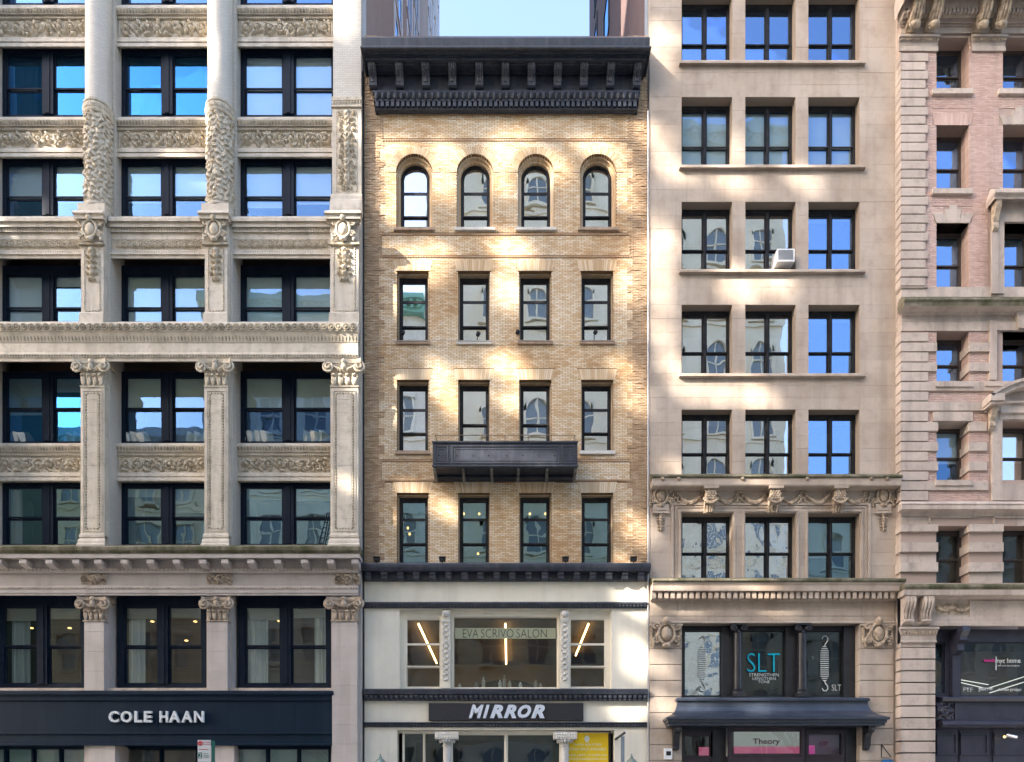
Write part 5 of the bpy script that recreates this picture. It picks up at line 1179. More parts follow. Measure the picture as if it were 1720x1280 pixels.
# small fittings
bx = thing('wall_box', (X(1122, -.15), -.1, Z(1275, -.1)), 'small white box with a black mark on the rusticated limestone pilaster', 'wall box'); MB().box(X(1116, -.15), X(1129, -.15), -.15, -.05, Z(1275, -.15), Z(1257, -.15)).build('case', WHITE, bx); MB().box(X(1119, -.152), X(1127, -.152), -.156, -.149, Z(1269, -.15), Z(1262, -.15)).build('mark', BLACK, bx)
bs = thing('bracket_sign', (X(1490, -.1), -.1, Z(1285, -.1)), 'blue sign under a thin triangular black bracket on the limestone pilaster', 'sign'); MB().tube([(X(1481, -.1), -.08, Z(1250, -.1)), (X(1497, -.1), -.1, Z(1272, -.1)), (X(1481, -.1), -.08, Z(1272, -.1)), (X(1481, -.1), -.08, Z(1250, -.1))], .018, 5).build('bracket', BLACK, bs); MB().box(X(1482, -.1), X(1499, -.1), -.13, -.06, Z(1300, -.1), Z(1276, -.1)).build('plate', mat('sign_blue', (.03, .16, .4), .5, .3), bs)
ac = thing('air_conditioner', (X(1319, -.2), 0, Z(450, -.1)), 'white window air conditioner sticking out of a limestone building window', 'air conditioner')
ya = -.25; xa, xb, za, zb_ = X(1305, ya), X(1334.5, ya), Z(439.5, ya), Z(418.5, ya)
MB().box(xa, xb, ya, .42, za, zb_).build('case', mat('ac_case', (.5, .51, .53), .5, .3), ac)
f = MB(); f.box(xa, xb, ya - .02, ya, za, za + .045); f.box(xa, xb, ya - .02, ya, zb_ - .045, zb_); f.box(xa, xa + .045, ya - .02, ya, za + .045, zb_ - .045); f.box(xb - .045, xb, ya - .02, ya, za + .045, zb_ - .045); f.build('rim', WHITE, ac)
for k in range(8): MB().box(xa + .045, xb - .045, ya - .012, ya - .002, za + .06 + k * .05, za + .085 + k * .05).build('louvre', mat('ac_grille', (.3, .31, .33), .6, .3), ac)

# ================================================================== right building (pink brick and limestone)
RB = thing('pink_brick_building', (X(1620, -.3), -.3, 0), 'pink brick building with limestone quoins, bands, hooded windows and a dark corner shopfront', 'building')
YR = -.3; RX0, RX1 = X(1513, YR), X(1790, YR)
wr = [(1573, 1628), (1684.5, 1740)]
rr = [(62, 148), (210, 316), (375, 481), (557, 640), (708, 806), (883, 979)]
opsR = [(X(a, YR), X(b, YR), Z(q, YR), Z(p, YR)) for (p, q) in rr for (a, b) in wr]
backing(RB, PMORT, RX0 + .02, RX1, Z(1000, YR), Z(-70, YR), YR + .02, YR + .62, opsR)
MB().box(X(1506, -.05), RX0 + .02, -.04, .6, 0, Z(-70)).build('return_wall', RSTONE, RB)
MB().box(RX0, RX1, 2.3, 16, 0, 50).build('body', PMORT, RB)
bq = [(RX0 - 1, X(1556, YR), Z(484, YR), Z(60, YR))] + opsR
# upper brick
bandsR = [(-1, 60)]
def lint(a, b, p): return (X(a, YR), X(b, YR), Z(p, YR), Z(p - 28, YR))
up_extra = [lint(1566, 1634, 210), lint(1566, 1634, 375), lint(1678, 1746, 210), (X(1660, YR), RX1 + 1, Z(484, YR), Z(318, YR))]
brickwork(RB, PINKB, X(1553, YR), RX1, Z(483, YR), Z(70, YR), YR, .6, opsR + up_extra + [(RX0 - 1, X(1554, YR), Z(484, YR), Z(60, YR))], 280, seed=9)
def splay(parent, m, a, b, py, name='lintel_stone', step=True):
    """stepped splayed lintel with a keystone"""
    xa, xb = X(a, YR), X(b, YR); z0 = Z(py, YR); c = (xa + xb) / 2; w_ = xb - xa
    for (u0, u1, s0, s1, h) in ((-.5, -.2, -.62, -.24, .36), (-.2, -.09, -.24, -.1, .52), (-.09, .09, -.12, .12, .68), (.09, .2, .1, .24, .52), (.2, .5, .24, .62, .36)):
        MB().prism([(c + u0 * w_ + .004, z0), (c + u1 * w_ - .004, z0), (c + s1 * w_ - .004, z0 + h), (c + s0 * w_ + .004, z0 + h)], YR - .03, YR + .6).build(name, m, parent)
splay(RB, RSTONE, 1573, 1628, 375); splay(RB, RSTONE, 1684.5, 1740, 210)
n = 20; xa, xb = X(1570, YR), X(1631, YR)
for k in range(n):
    u0, u1 = k / n, (k + 1) / n; f0 = lambda u: xa + (xb - xa) * u; f1 = lambda u: xa - .08 + (xb - xa + .16) * u
    MB().prism([(f0(u0) + .004, Z(210, YR)), (f0(u1) - .004, Z(210, YR)), (f1(u1) - .004, Z(190, YR)), (f1(u0) + .004, Z(190, YR))], YR - .004, YR + .6).build('soldier_brick', PINKB, RB)
bl_ = [(X(1566, YR) - .02, X(1634, YR) + .02, Z(190, YR), Z(182, YR))]
brickwork(RB, PINKB, X(1566, YR), X(1634, YR), Z(190, YR) + .01, Z(182, YR), YR, .5, [], 0, seed=12)
brickwork(RB, PINKB, X(1566, YR), X(1634, YR), Z(375, YR), Z(347, YR), YR + .004, .5, [(X(1573, YR) - .1, X(1628, YR) + .1, Z(375, YR), Z(360, YR)), (X(1587, YR) - .05, X(1614, YR) + .05, Z(362, YR), Z(346, YR))], 0, seed=13)
# quoins
k = 0; py = 88.0
while py < 482:
    pblock('quoin', RSTONE, RB, 1513, 1559 if k % 2 == 0 else 1554.5, py + .9, min(py + 13.9, 483), YR - .09, YR + .5); py += 15.1; k += 1
MB().box(RX0 + .04, X(1553, YR), YR + .03, YR + .4, Z(842, YR), Z(70, YR)).build('quoin_backing', RSTONE, RB)
# top entablature with paired consoles
pr = lambda o, py: (o, Z(py, YR - o))
en = MB().mold(RX0, RX1, [pr(-.3, -40), pr(1.0, -38), pr(.95, -12), pr(.55, -10), pr(.5, 13), pr(.42, 14), pr(.42, 22), pr(.36, 23), pr(.3, 30), pr(.2, 32), pr(.18, 38), pr(.1, 40), pr(.1, 44), pr(.05, 45), pr(.05, 56), pr(-.2, 59)], YR, .25, 0).build('entablature', RSTONE, RB)
dentils(en, RSTONE, RX0, RX1, YR - .5, YR - .4, Z(21, YR - .46), Z(15, YR - .46), .14, .65); leaves(en, RSTONE_C, RX0, RX1, YR - .36, Z(30, YR - .35), Z(23.5, YR - .4), .12, .05, 'egg_moulding')
for px in (1537, 1569, 1651, 1682):
    x = X(px, YR - .4); zb_ = Z(55, YR - .1); zt_ = Z(0, YR - .7)
    cs = MB().xprism([(YR - .85, zt_ + .3), (YR - .8, zt_), (YR - .62, zt_ - .3), (YR - .42, zt_ - .5), (YR - .4, zt_ - .75), (YR - .3, zb_ + .22), (YR - .14, zb_ + .1), (YR - .12, zb_), (YR, zb_), (YR, zt_ + .3)], x - .2, x + .2).build('console', RSTONE_C, RB)
    mb = MB(); mb._ell((x, YR - .44, zt_ - .62), (.2, .13, .13), 10, 6); mb._ell((x, YR - .22, zb_ + .22), (.21, .14, .1), 10, 6)
    for d in (-1, 0, 1): mb.tube([(x + d * .12, YR - .83, zt_ + .1), (x + d * .12, YR - .66, zt_ - .25), (x + d * .11, YR - .46, zt_ - .48)], .045, 5)
    mb.build('scroll', RSTONE_C, cs, smooth=True)
for a, b in ((1509, 1574), (1631.5, 1687)):
    cpx = MB().mold(X(a, YR), X(b, YR) , [pr(0, 57.5), pr(.16, 58), pr(.16, 62), pr(.1, 63), pr(.08, 69), pr(.04, 71), pr(.02, 78), pr(.05, 79), pr(.05, 86), pr(0, 88)], YR - .02, .2, .2).build('pier_cap', RSTONE, RB)
    beads(cpx, RSTONE_C, X(a, YR), X(b, YR), YR - .13, Z(66, YR - .12), .05, .12)
# windows
for ri, (p, q) in enumerate(rr):
    for ci, (a, b) in enumerate(wr):
        yy = YR + .5; zt_ = Z(p, YR); zb_ = Z(q, YR)
        kw = {4: dict(blinds=[(.58, 'blind_white')]), 2: dict(blinds=[(.12, 'blind_white')])}.get(ri, {})
        window(RB, X(a, YR), X(b, YR), zb_ - .02, zt_ - .0, yy, BROWNF, GL_R if ri < 4 else ((GL_P if ci == 0 else GL_C) if ri == 4 else GL_S), 1, (.5,), .07, .1, .05, .12, room='room', depth=1.5, **kw)
        if ri < 2 or (ri == 2 and ci == 0 and False): pblock('sill', RSTONE, RB, a - 6, b + 7, q, q + 8.5, YR - .12, YR + .55)
# stone course and mid cornice
ops2 = opsR + [(X(1660, YR), RX1 + 1, Z(484, YR), Z(318, YR))]
stones(RB, RSTONE, RX0, RX1, Z(500, YR), Z(483, YR), YR - .04, YR + .5, opsR, .6, 2.2, 21)
cm = MB().mold(RX0 + .02, RX1, [pr(-.2, 499), pr(.5, 500), pr(.52, 503), pr(.46, 508), pr(.44, 514)], YR, .3, 0).build('cornice_top', MOSSY, RB)
zs5 = Z(514, YR - .44)
MB().mold(RX0 + .02, RX1, [(.44, zs5), (.12, zs5 - .03), pr(.1, 528), pr(.05, 530), pr(.02, 531)], YR, .3, 0).build('cornice_bed', RSTONE, RB)
stones(RB, RSTONE, RX0, RX1, Z(541, YR), Z(530, YR), YR - .03, YR + .4, [], .5, 2.5, 22); stones(RB, RSTONE, RX0, RX1, Z(557, YR), Z(541.5, YR), YR - .05, YR + .5, [], .5, 3, 23)
# banded storeys: stone courses through pink brick
def band(py0, py1, segs, out=.085, nm='band_stone'):
    for a, b in segs: pblock(nm, RSTONE, RB, a, b, py0 + 1.0, py1 - 1.1, YR - out, YR + .56)
SH = (1513, 1559); LG = (1513, 1574); RG = (1628, 1684)
for p, q, lg in ((557.5, 574, 0), (574.5, 591, 1), (591, 608, 0), (608, 624, 1), (624, 640.5, 0)):
    band(p, q, [LG, (1628, 1673)] if lg else [SH])
band(640.5, 657, [(1513, 1572), (1572, 1634), (1634, 1700)]); band(657, 673.5, [SH]); band(673.5, 690.5, [(1513, 1562), (1562, 1617), (1617, 1665)]); band(690.5, 708, [SH, (1568, 1634)])
for p, q, lg in ((708, 724.5, 1), (724.5, 741.5, 0), (741.5, 758, 1), (758, 774.5, 0), (774.5, 791, 1), (791, 807.5, 0)):
    band(p, q, [(1513, 1576), (1628, 1658)] if lg else [SH])
band(807.5, 824, [(1513, 1575), (1575, 1630), (1630, 1660)]); band(824, 841, [SH])
brickwork(RB, PINKB, X(1553, YR), X(1662, YR), Z(841, YR), Z(557, YR), YR - .005, .56, opsR, 0, seed=30)
pblock('sill', RSTONE, RB, 1572, 1635, 640, 649, YR - .14, YR + .4); pblock('sill', RSTONE, RB, 1572, 1635, 806, 815, YR - .14, YR + .4); pblock('sill', RSTONE, RB, 1656, 1760, 640, 648, YR - .14, YR + .4)
# hooded window, third row
hd = MB(); hd.box(X(1668, YR), X(1684, YR), YR - .1, YR + .3, Z(496, YR), Z(372, YR)); hd.box(X(1668, YR), RX1, YR - .08, YR + .55, Z(375, YR), Z(340, YR))
hood = hd.build('window_hood', RSTONE, RB)
MB().mold(X(1664, YR), RX1, [pr(-.1, 317), pr(.55, 319), pr(.56, 323), pr(.46, 330), pr(.44, 334), pr(.1, 338), pr(.05, 345), pr(0, 347)], YR, .35, 0).build('hood_cornice', RSTONE, hood)
for px in (1672.5,):
    x = X(px, YR - .2); z = Z(338, YR - .3); MB().xprism([(YR - .42, z), (YR - .36, z - .3), (YR - .2, z - .7), (YR - .24, z - .95), (YR - .1, z - 1.1), (YR - .09, z)], x - .1, x + .1).build('console', RSTONE_C, hood)
    MB().box(x - .12, x + .16, YR - .14, YR - .09, Z(494, YR - .1), Z(384, YR - .1)).build('pilaster', RSTONE, hood)
# fourth-row paired window surround, and round pediment of the fifth row
sr = MB(); sr.box(X(1660, YR), X(1672, YR), YR - .1, YR + .5, Z(640, YR), Z(541, YR)); sr.box(X(1672, YR), RX1, YR - .09, YR + .5, Z(557, YR), Z(543, YR)); sr.build('window_surround', RSTONE, RB)
for a, b in ((1703, 1718),): MB().prism([(X(a + 3, YR), Z(556, YR)), (X(b, YR), Z(556, YR)), (X(b + 6, YR), Z(524, YR)), (X(a - 2, YR), Z(524, YR))], YR - .2, YR + .3).build('keystone', RSTONE, RB)
yfp = YR - .6; pcx = X(1745, yfp); hwp = pcx - X(1665, yfp); zsp = Z(661, yfp); Rr = 2.82; czz = zsp + .65 - Rr; a_ = math.asin(hwp / Rr); N = 28
pd = MB()
for k in range(N):
    t0, t1 = math.pi / 2 + a_ - 2 * a_ * k / N, math.pi / 2 + a_ - 2 * a_ * (k + 1) / N
    for (r0, r1, yy) in ((Rr - .11, Rr, yfp), (Rr - .28, Rr - .11, yfp + .1)): pd.prism([(pcx + r * math.cos(t), czz + r * math.sin(t)) for r, t in ((r0, t0), (r1, t0), (r1, t1), (r0, t1))], yy, YR + .02)
ped = pd.build('round_pediment', RSTONE, RB)
for sx in (-1, 1):
    xe = pcx + sx * hwp; xi = xe - sx * .52
    MB().box(min(xe, xi), max(xe, xi), yfp, YR + .02, Z(672, yfp), zsp + .02).build('end_block', RSTONE, ped); MB().box(min(xe, xi) + .04, max(xe, xi) - .04, yfp + .06, YR + .02, Z(672, yfp) - .1, Z(672, yfp) - .002).build('end_moulding', RSTONE, ped)
MB().prism([(pcx - hwp + .1, zsp - .4)] + [(pcx + (Rr - .2) * math.cos(math.pi / 2 + a_ - 2 * a_ * k / N), czz + (Rr - .2) * math.sin(math.pi / 2 + a_ - 2 * a_ * k / N)) for k in range(1, N)] + [(pcx + hwp - .1, zsp - .4)], YR - .14, YR + .1).build('tympanum', RSTONE, ped)
MB().mold(X(1676, YR), X(1800, YR), [pr(0, 672), pr(.26, 673), pr(.26, 676), pr(.2, 678), pr(.16, 679), pr(.16, 690), pr(.2, 691), pr(.2, 693), pr(.12, 696), pr(.12, 704), pr(0, 708)], YR).build('pediment_bed', RSTONE, ped)
MB().box(X(1664, YR), X(1681, YR), YR - .1, YR + .5, Z(842, YR), Z(680, YR)).build('window_surround', RSTONE, RB); MB().box(X(1681, YR), RX1, YR - .08, YR + .5, Z(842, YR), Z(814, YR)).build('apron', RSTONE, RB)
x = X(1667, YR - .2); z = Z(678, YR - .3); MB().xprism([(YR - .42, z), (YR - .36, z - .3), (YR - .2, z - .6), (YR - .24, z - .8), (YR - .11, z - .95), (YR - .11, z)], x - .1, x + .1).build('console', RSTONE_C, ped)
# ledge and rusticated sixth row
MB().mold(RX0, RX1, [pr(-.2, 841), pr(.2, 843), pr(.3, 846), pr(.26, 849), pr(.3, 850), pr(.3, 855), pr(.2, 857), pr(.05, 862), pr(.02, 867), pr(-.05, 868)], YR, .4, 0).build('ledge', RSTONE, RB)
stones(RB, RSTONE, RX0, RX1, Z(983, YR), Z(866, YR), YR + .02, YR + .56, opsR, .62, 1.6, 25)
for p, q in ((880.5, 892.5), (911, 926.5), (944.5, 960)):
    for a, b in ((1513, 1576), (1628, 1686)): pblock('band_stone', RSTONE, RB, a, b, p, q, YR - .1, YR + .5)
for a, b in ((1560, 1639), (1668, 1800)): MB().box(X(a, YR), X(b, YR), YR - .05, YR + .1, Z(870, YR), Z(868, YR)).build('panel_border', RSTONE, RB); MB().box(X(a, YR), X(a + 2, YR), YR - .05, YR + .1, Z(880, YR), Z(870, YR)).build('panel_border', RSTONE, RB)
# cornice over the shop
MB().mold(RX0, RX1, [pr(-.2, 980), pr(.5, 981.5), pr(.52, 985), pr(.46, 990), pr(.4, 990.5)], YR, .25, 0).build('cornice_top', MOSSY, RB)
zs6 = Z(1000, YR - .42)
fz = MB().mold(RX0, RX1, [pr(.3, 990), pr(.46, 990.3), pr(.44, 999), (.42, zs6), (.1, zs6), pr(.06, 1006), pr(.02, 1008), pr(.02, 1036), pr(.06, 1037), pr(.06, 1044), pr(.1, 1045), pr(.1, 1051), pr(-.4, 1053)], YR, .25, 0).build('cornice', RSTONE, RB)
for px in (1528, 1558):
    x = X(px, YR - .3); zt_ = zs6 - .01; cs = MB().xprism([(YR - .4, zt_), (YR - .44, zt_ - .2), (YR - .36, zt_ - .42), (YR - .24, zt_ - .56), (YR - .24, zt_ - .85), (YR - .3, zt_ - .95), (YR - .14, zt_ - 1.02), (YR - .02, zt_ - 1.02), (YR - .02, zt_)], x - .2, x + .2).build('console', RSTONE, fz)
    mb = MB()
    for d in (-1, 0, 1): mb.tube([(x + d * .13, YR - .41, zt_ - .05), (x + d * .13, YR - .43, zt_ - .25), (x + d * .12, YR - .34, zt_ - .45), (x + d * .11, YR - .25, zt_ - .6), (x + d * .11, YR - .25, zt_ - .9)], .05, 5)
    mb._ell((x, YR - .3, zt_ - .93), (.2, .08, .07), 8, 5); mb.build('fluting', RSTONE, cs, smooth=True)
w_, h_ = X(1627, YR) - X(1571, YR), .45
st = [(np.stack([np.linspace(-w_ / 2, w_ / 2, 30), .3 - .16 * np.abs(np.sin(np.linspace(0, 2 * math.pi, 30)))], 1), .06, .1)] + [(spiral(xx, .25, .1, 1.3, 1), .035, .1) for xx in (-.5, -.1, .35, .55)] + [(lambda a: (a[0], a[1], .09))(leaf(xx, .2, 1.0 + xx, .16)) for xx in np.linspace(-.55, .5, 9)]
me, _ = relief(w_, h_, 60, 24, st).mesh('garland', True, origin=(0, 0, 0)); put('garland', me, RSTONE_C, fz, (X(1599, YR), YR - .022, Z(1033, YR)))
MB().box(X(1627, YR), X(1629, YR), YR - .09, YR, Z(1036, YR), Z(1010, YR)).build('panel_border', RSTONE, fz); MB().box(X(1629, YR), RX1, YR - .08, YR, Z(1013, YR), Z(1011, YR)).build('panel_border', RSTONE, fz)
# pilaster beside the shop
xm0, xm1 = X(1513, YR), X(1571, YR)
pc = MB().mold(xm0, xm1, [pr(0, 1052.5), pr(.16, 1053), pr(.18, 1056), pr(.12, 1058), pr(.06, 1066), pr(.03, 1068), pr(.03, 1076), pr(.06, 1077), pr(.06, 1079), pr(0, 1080)], YR - .02, .6, .3).build('capital', RSTONE, RB)
leaves(pc, RSTONE_C, xm0, xm1, YR - .1, Z(1067, YR - .1), Z(1058.5, YR - .15), .11, .05, 'egg_moulding')
pblock('stone', RSTONE, RB, 1513, 1571, 1080, 1087, YR, YR + .6)
k = 0; py = 1087.5
while py < 1445:
    pblock('rustic_stone', RSTONE, RB, 1513, 1571 if True else 1570, py + .9, py + 18.3, YR - .08, YR + .6); py += 19.7
# dark shopfront
IND = mat('indigo_shop_paint', (.026, .026, .042), .35, .45, ((.04, .04, .06), 2, .4, .7), ((.08, .08, .1), .2, 4)); yd = YR + .45
SH_R = mat('gallery_room', (.13, .085, .09), .9, .1, ((.08, .06, .06), .5, .4, .6))
MB().box(X(1571, yd), RX1, yd, yd + .2, Z(1074, yd), Z(1052, YR)).build('lintel', IND, RB)
window(RB, X(1560, yd), X(1598, yd), Z(1171, yd), Z(1073, yd), yd, IND, GL_S, 1, (), .25, .1, .06, .12, room='gallery_room', depth=2.5)
window(RB, X(1609, yd), RX1, Z(1171, yd), Z(1073, yd), yd, IND, GL_S, 1, (), .12, .1, .04, .12, room='gallery_room', depth=3.5)
x = X(1609, YR + .1); cl = MB().box(X(1600, YR + .25), X(1613, YR + .25), YR + .25, yd + .1, Z(1171, YR + .25), Z(1060, YR + .25)).build('mullion', IND, RB)
xb_ = X(1613, YR); z = Z(1055, YR); MB().xprism([(YR - .35, z), (YR - .38, z - .2), (YR - .2, z - .38), (YR - .22, z - .5), (YR - .02, z - .62), (YR - .05, z - .85), (YR + .12, z - .95), (YR + .25, z - .98), (YR + .25, z)], xb_ - .14, xb_ + .14).build('corbel', IND, cl)
pm_ = MB().mold(X(1571, yd), RX1, [(-.1, Z(1169, yd)), (.5, Z(1171, yd - .5)), (.52, Z(1173, yd - .5)), (.46, Z(1178, yd - .46)), (.3, Z(1179, yd - .3)), (.3, Z(1209, yd - .3)), (.5, Z(1212, yd - .5)), (.52, Z(1217, yd - .5)), (.4, Z(1222, yd - .4)), (.1, Z(1224, yd - .1)), (-.1, Z(1226, yd))], yd).build('fascia', IND, RB)
me, _ = relief(.66, .7, 36, 36, scroll_strokes(.66, .7, 2, .08, RNG) + [(spiral(0, .35, .22, 1.3, 1), .06, .1)]).mesh('scroll_panel', True, origin=(0, 0, 0)); put('scroll_panel', me, IND, pm_, (X(1587, yd - .3), yd - .305, Z(1210, yd - .3)))
MB().box(X(1604, yd - .35), X(1616, yd - .35), yd - .36, yd - .29, Z(1211, yd - .35), Z(1180, yd - .35)).build('block', IND, pm_)
beads(pm_, IND, X(1571, yd), RX1, yd - .46, Z(1220, yd - .46), .03, .09)
for a, b in ((1572, 1608), (1612, 1660), (1668, 1740)):
    f = MB(); x0, x1, z0, z1 = X(a, yd), X(b, yd), Z(1268, yd), Z(1232, yd); f.box(x0, x1, yd, yd + .2, 0, Z(1225, yd))
    for q, o in ((.0, .06),): f.box(x0 + .02, x0 + .09, yd - o, yd, z0, z1); f.box(x1 - .09, x1 - .02, yd - o, yd, z0, z1); f.box(x0 + .09, x1 - .09, yd - o + .002, yd, z1 - .07, z1); f.box(x0 + .09, x1 - .09, yd - o + .002, yd, z0, z0 + .07)
    f.build('panel', IND, RB)
MB().box(X(1571, yd), RX1, yd + .05, yd + .25, 0, Z(1224, yd)).build('shop_wall', IND, RB)
yv2 = yd + .03
W1 = thing('window_lettering', (X(1694, yv2), yv2, Z(1120, yv2)), 'white lower case name beside an upright bar on the dark gallery window', 'sign'); lettering('word', 'nyc home', 1675, 1714, 1105.5, 1116, yv2, PALEV, W1, depth=.004); lettering('word', 'live well. live modern.', 1675.5, 1713, 1117, 1119.5, yv2, PALEV, W1, depth=.004)
MB().box(X(1672.5, yv2), X(1673.8, yv2), yv2, yv2 + .004, Z(1126, yv2), Z(1103, yv2)).build('bar', PALEV, W1); lettering('word', 'west', 1652, 1671, 1106.5, 1112, yv2, mat('pink_vinyl', (.6, .03, .25), .6, .2), W1, depth=.004, offset=.02)
W2 = thing('window_lettering', (X(1665, yv2), yv2, Z(1162, yv2)), 'white words in a row along the bottom of the dark gallery window', 'sign')
for t, a, b, p, q, o in (('FTF', 1618, 1634, 1155, 1162, .0), ('porro', 1644, 1667, 1155, 1162, .03), ('davide groppi', 1676, 1715, 1155.5, 1162, .0)): lettering('word', t, a, b, p, q, yv2, PALEV, W2, depth=.004, offset=o)
NEON = mat_emit('white_tube', (.95, 1, .95), .25)
for pts, lab in ((((1612, 1146), (1650, 1155)), 'slim white light bar sloping down inside the gallery window near the corbel'), (((1614, 1142), (1660, 1150)), 'short upper light bar inside the gallery window near the corbel'), (((1660, 1156), (1735, 1132)), 'upper long white light bar rising inside the gallery window'), (((1662, 1164), (1735, 1141)), 'lower long white light bar rising inside the gallery window')):
    y = 1.0; tag(MB().tube([(X(p[0], y), y, Z(p[1], y)) for p in pts], .016, 6).build('light_bar', NEON, None, smooth=True), lab, 'light')
tag(MB().lathe((X(1571, .9), .9, Z(1152, .9)), [(.1, 0), (.33, .2), (.42, .5), (.33, .8), (.1, 1.0)], 20).build('round_lamp', mat('tan_shade', (.55, .38, .2), .7, .2), None, smooth=True), 'round tan lamp half hidden behind the rusticated pilaster', 'lamp')
lp = thing('wall_lamp', (X(1703, -.2), -.2, Z(1245, -.2)), 'small silver spot lamp on an arm over the dark shop panels', 'lamp'); y = -.35
MB().tube([(X(1697, y), y + .2, Z(1234, y)), (X(1707, y), y - .05, Z(1239, y))], .07, 10).build('head', mat('lamp_silver', (.55, .57, .6), .35, .5, metal=.6), lp, smooth=True); MB().tube([(X(1695, yd), yd, Z(1232, yd)), (X(1699, y), y + .1, Z(1234, y))], .03, 6).build('arm', mat('lamp_silver', (.5, .5, .5)), lp); MB().tube([(X(1695, y), y + .22, Z(1236, y)), (X(1694, y), y + .26, Z(1237, y))], .05, 8).build('bulb', SPOTL, lp)

# ================================================================== parking sign on its pole, at the kerb
ysn = -7.6; x0, x1 = X(332, ysn), X(354, ysn); zt = Z(1243, ysn)
ps = thing('parking_sign', ((x0 + x1) / 2, ysn, 0), 'white parking sign with red and green print on a kerbside pole', 'sign')
SG_W = mat('sign_white', (.75, .76, .76), .5, .3); SG_R = mat('sign_red', (.6, .03, .05), .5, .3); SG_G = mat('sign_green', (.01, .13, .09), .5, .3)
MB().box(x0, x1, ysn, ysn + .006, zt - .62, zt).build('plate', SG_W, ps)
MB().add([(x1 + .01, ysn + .02, zt - .64), (x1 + .035, ysn + .2, zt - .64), (x1 + .035, ysn + .2, zt - .01), (x1 + .01, ysn + .02, zt - .01), (x1 + .015, ysn + .02, zt - .64), (x1 + .04, ysn + .2, zt - .64), (x1 + .04, ysn + .2, zt - .01), (x1 + .015, ysn + .02, zt - .01)], [(0, 1, 2, 3), (4, 5, 6, 7), (0, 4, 7, 3), (1, 5, 6, 2), (3, 2, 6, 7), (0, 1, 5, 4)]).build('second_plate', SG_G, ps)
MB().tube([((x0 + x1) / 2, ysn + .06, 0), ((x0 + x1) / 2, ysn + .06, zt - .05)], .03, 8).build('pole', mat('galvanised', (.4, .41, .42), .5, .4, metal=.4), ps, smooth=True)
pxx = lambda a: X(a, ysn); pzz = lambda a: Z(a, ysn)
n = 16; MB().tube([(pxx(336.5) + .055 * math.cos(6.2832 * k / n), ysn - .004, pzz(1248.5) + .055 * math.sin(6.2832 * k / n)) for k in range(n + 1)], .016, 5).build('ban_ring', SG_R, ps); MB().tube([(pxx(334.5), ysn - .004, pzz(1246)), (pxx(338.5), ysn - .004, pzz(1251))], .014, 5).build('ban_bar', SG_R, ps); lettering('letter', 'P', 335, 338, 1246, 1251, ysn - .002, SG_R, ps, depth=.003)
for t, a, b, p, q, m_ in (('NO STANDING', 341, 353, 1246, 1248, SG_R), ('EXCEPT TRUCKS', 341, 353, 1249.5, 1251.3, SG_R), ('2', 333.5, 339, 1265, 1273, SG_W), ('HOUR', 342, 350, 1265, 1267, SG_G), ('METERED', 342, 351, 1268.5, 1270.3, SG_G), ('PARKING', 342, 351, 1271.5, 1273.3, SG_G)): lettering('word', t, a, b, p, q, ysn - (.006 if t == '2' else .001), m_, ps, depth=.003)
MB().box(pxx(333), pxx(339.5), ysn - .004, ysn - .001, pzz(1274), pzz(1264)).build('green_square', SG_G, ps); MB().tube([(pxx(334), ysn - .004, pzz(1258.5)), (pxx(350), ysn - .004, pzz(1258.5))], .009, 5).build('arrow', SG_R, ps)

# ================================================================== the far side of the street (seen mirrored in the glass)
def far_building(x0, x1, h, y, m, cm, label, floors, cols, arch=False, cor=1.2):
    t = thing('street_building', ((x0 + x1) / 2, y - 8, 0), label, 'building', 'buildings across the street')
    MB().box(x0, x1, y - 16, y, 0, h).build('wall', m, t)
    MB().box(x0 - .1, x1 + .1, y, y + cor, h - 1.3, h - .5).build('cornice', cm, t); MB().box(x0 - .1, x1 + .1, y, y + cor * .6, h - 2.2, h - 1.3).build('cornice', cm, t)
    nb = int((x1 - x0) / 1.1)
    dentils(t, cm, x0, x1, y, y + cor * .85, h - 1.75, h - 1.31, .9, .5, 'bracket_row')
    fh = (h - 8) / floors; cw = (x1 - x0) / cols; ww = cw * .44; wh = fh * .58
    f = MB()
    if arch:
        n = 12; pts = [(-ww / 2, 0), (ww / 2, 0)] + [(ww / 2 * math.cos(k * math.pi / n), wh - ww / 2 + ww / 2 * math.sin(k * math.pi / n)) for k in range(n + 1)]; f.prism(pts, -.02, .03)
        po = [(.5 * (ww + .6) * math.cos(k * math.pi / n), wh - ww / 2 + .5 * (ww + .6) * math.sin(k * math.pi / n)) for k in range(n + 1)]; pi = [(.5 * ww * math.cos(k * math.pi / n), wh - ww / 2 + .5 * ww * math.sin(k * math.pi / n)) for k in range(n + 1)]
    else: f.box(-ww / 2, ww / 2, -.02, .03, 0, wh)
    me = f.mesh('pane', origin=(0, 0, 0))[0]
    g = MB(); g.box(-ww / 2 - .25, -ww / 2, -.05, .25, 0, wh); g.box(ww / 2, ww / 2 + .25, -.05, .25, 0, wh); g.box(-ww / 2 - .4, ww / 2 + .4, -.05, .4, -.3, 0); g.box(-ww / 2, ww / 2, 0, .12, wh * .5 - .08, wh * .5 + .08); g.box(-.08, .08, 0, .12, 0, wh)
    if not arch: g.box(-ww / 2 - .4, ww / 2 + .4, -.05, .35, wh, wh + .35)
    else:
        for k in range(12): g.prism([pi[k], po[k], po[k + 1], pi[k + 1]], -.05, .25)
    gm = g.mesh('window', origin=(0, 0, 0))[0]
    for r in range(floors):
        for c in range(cols):
            w = put('window', gm, m, t, (x0 + cw * (c + .5), y, 6 + fh * r)); put('pane', me, FGL, w, (x0 + cw * (c + .5), y, 6 + fh * r))
    for r in range(1, floors): MB().box(x0, x1, y, y + .2, 5.2 + fh * r, 5.55 + fh * r).build('string_course', m, t)
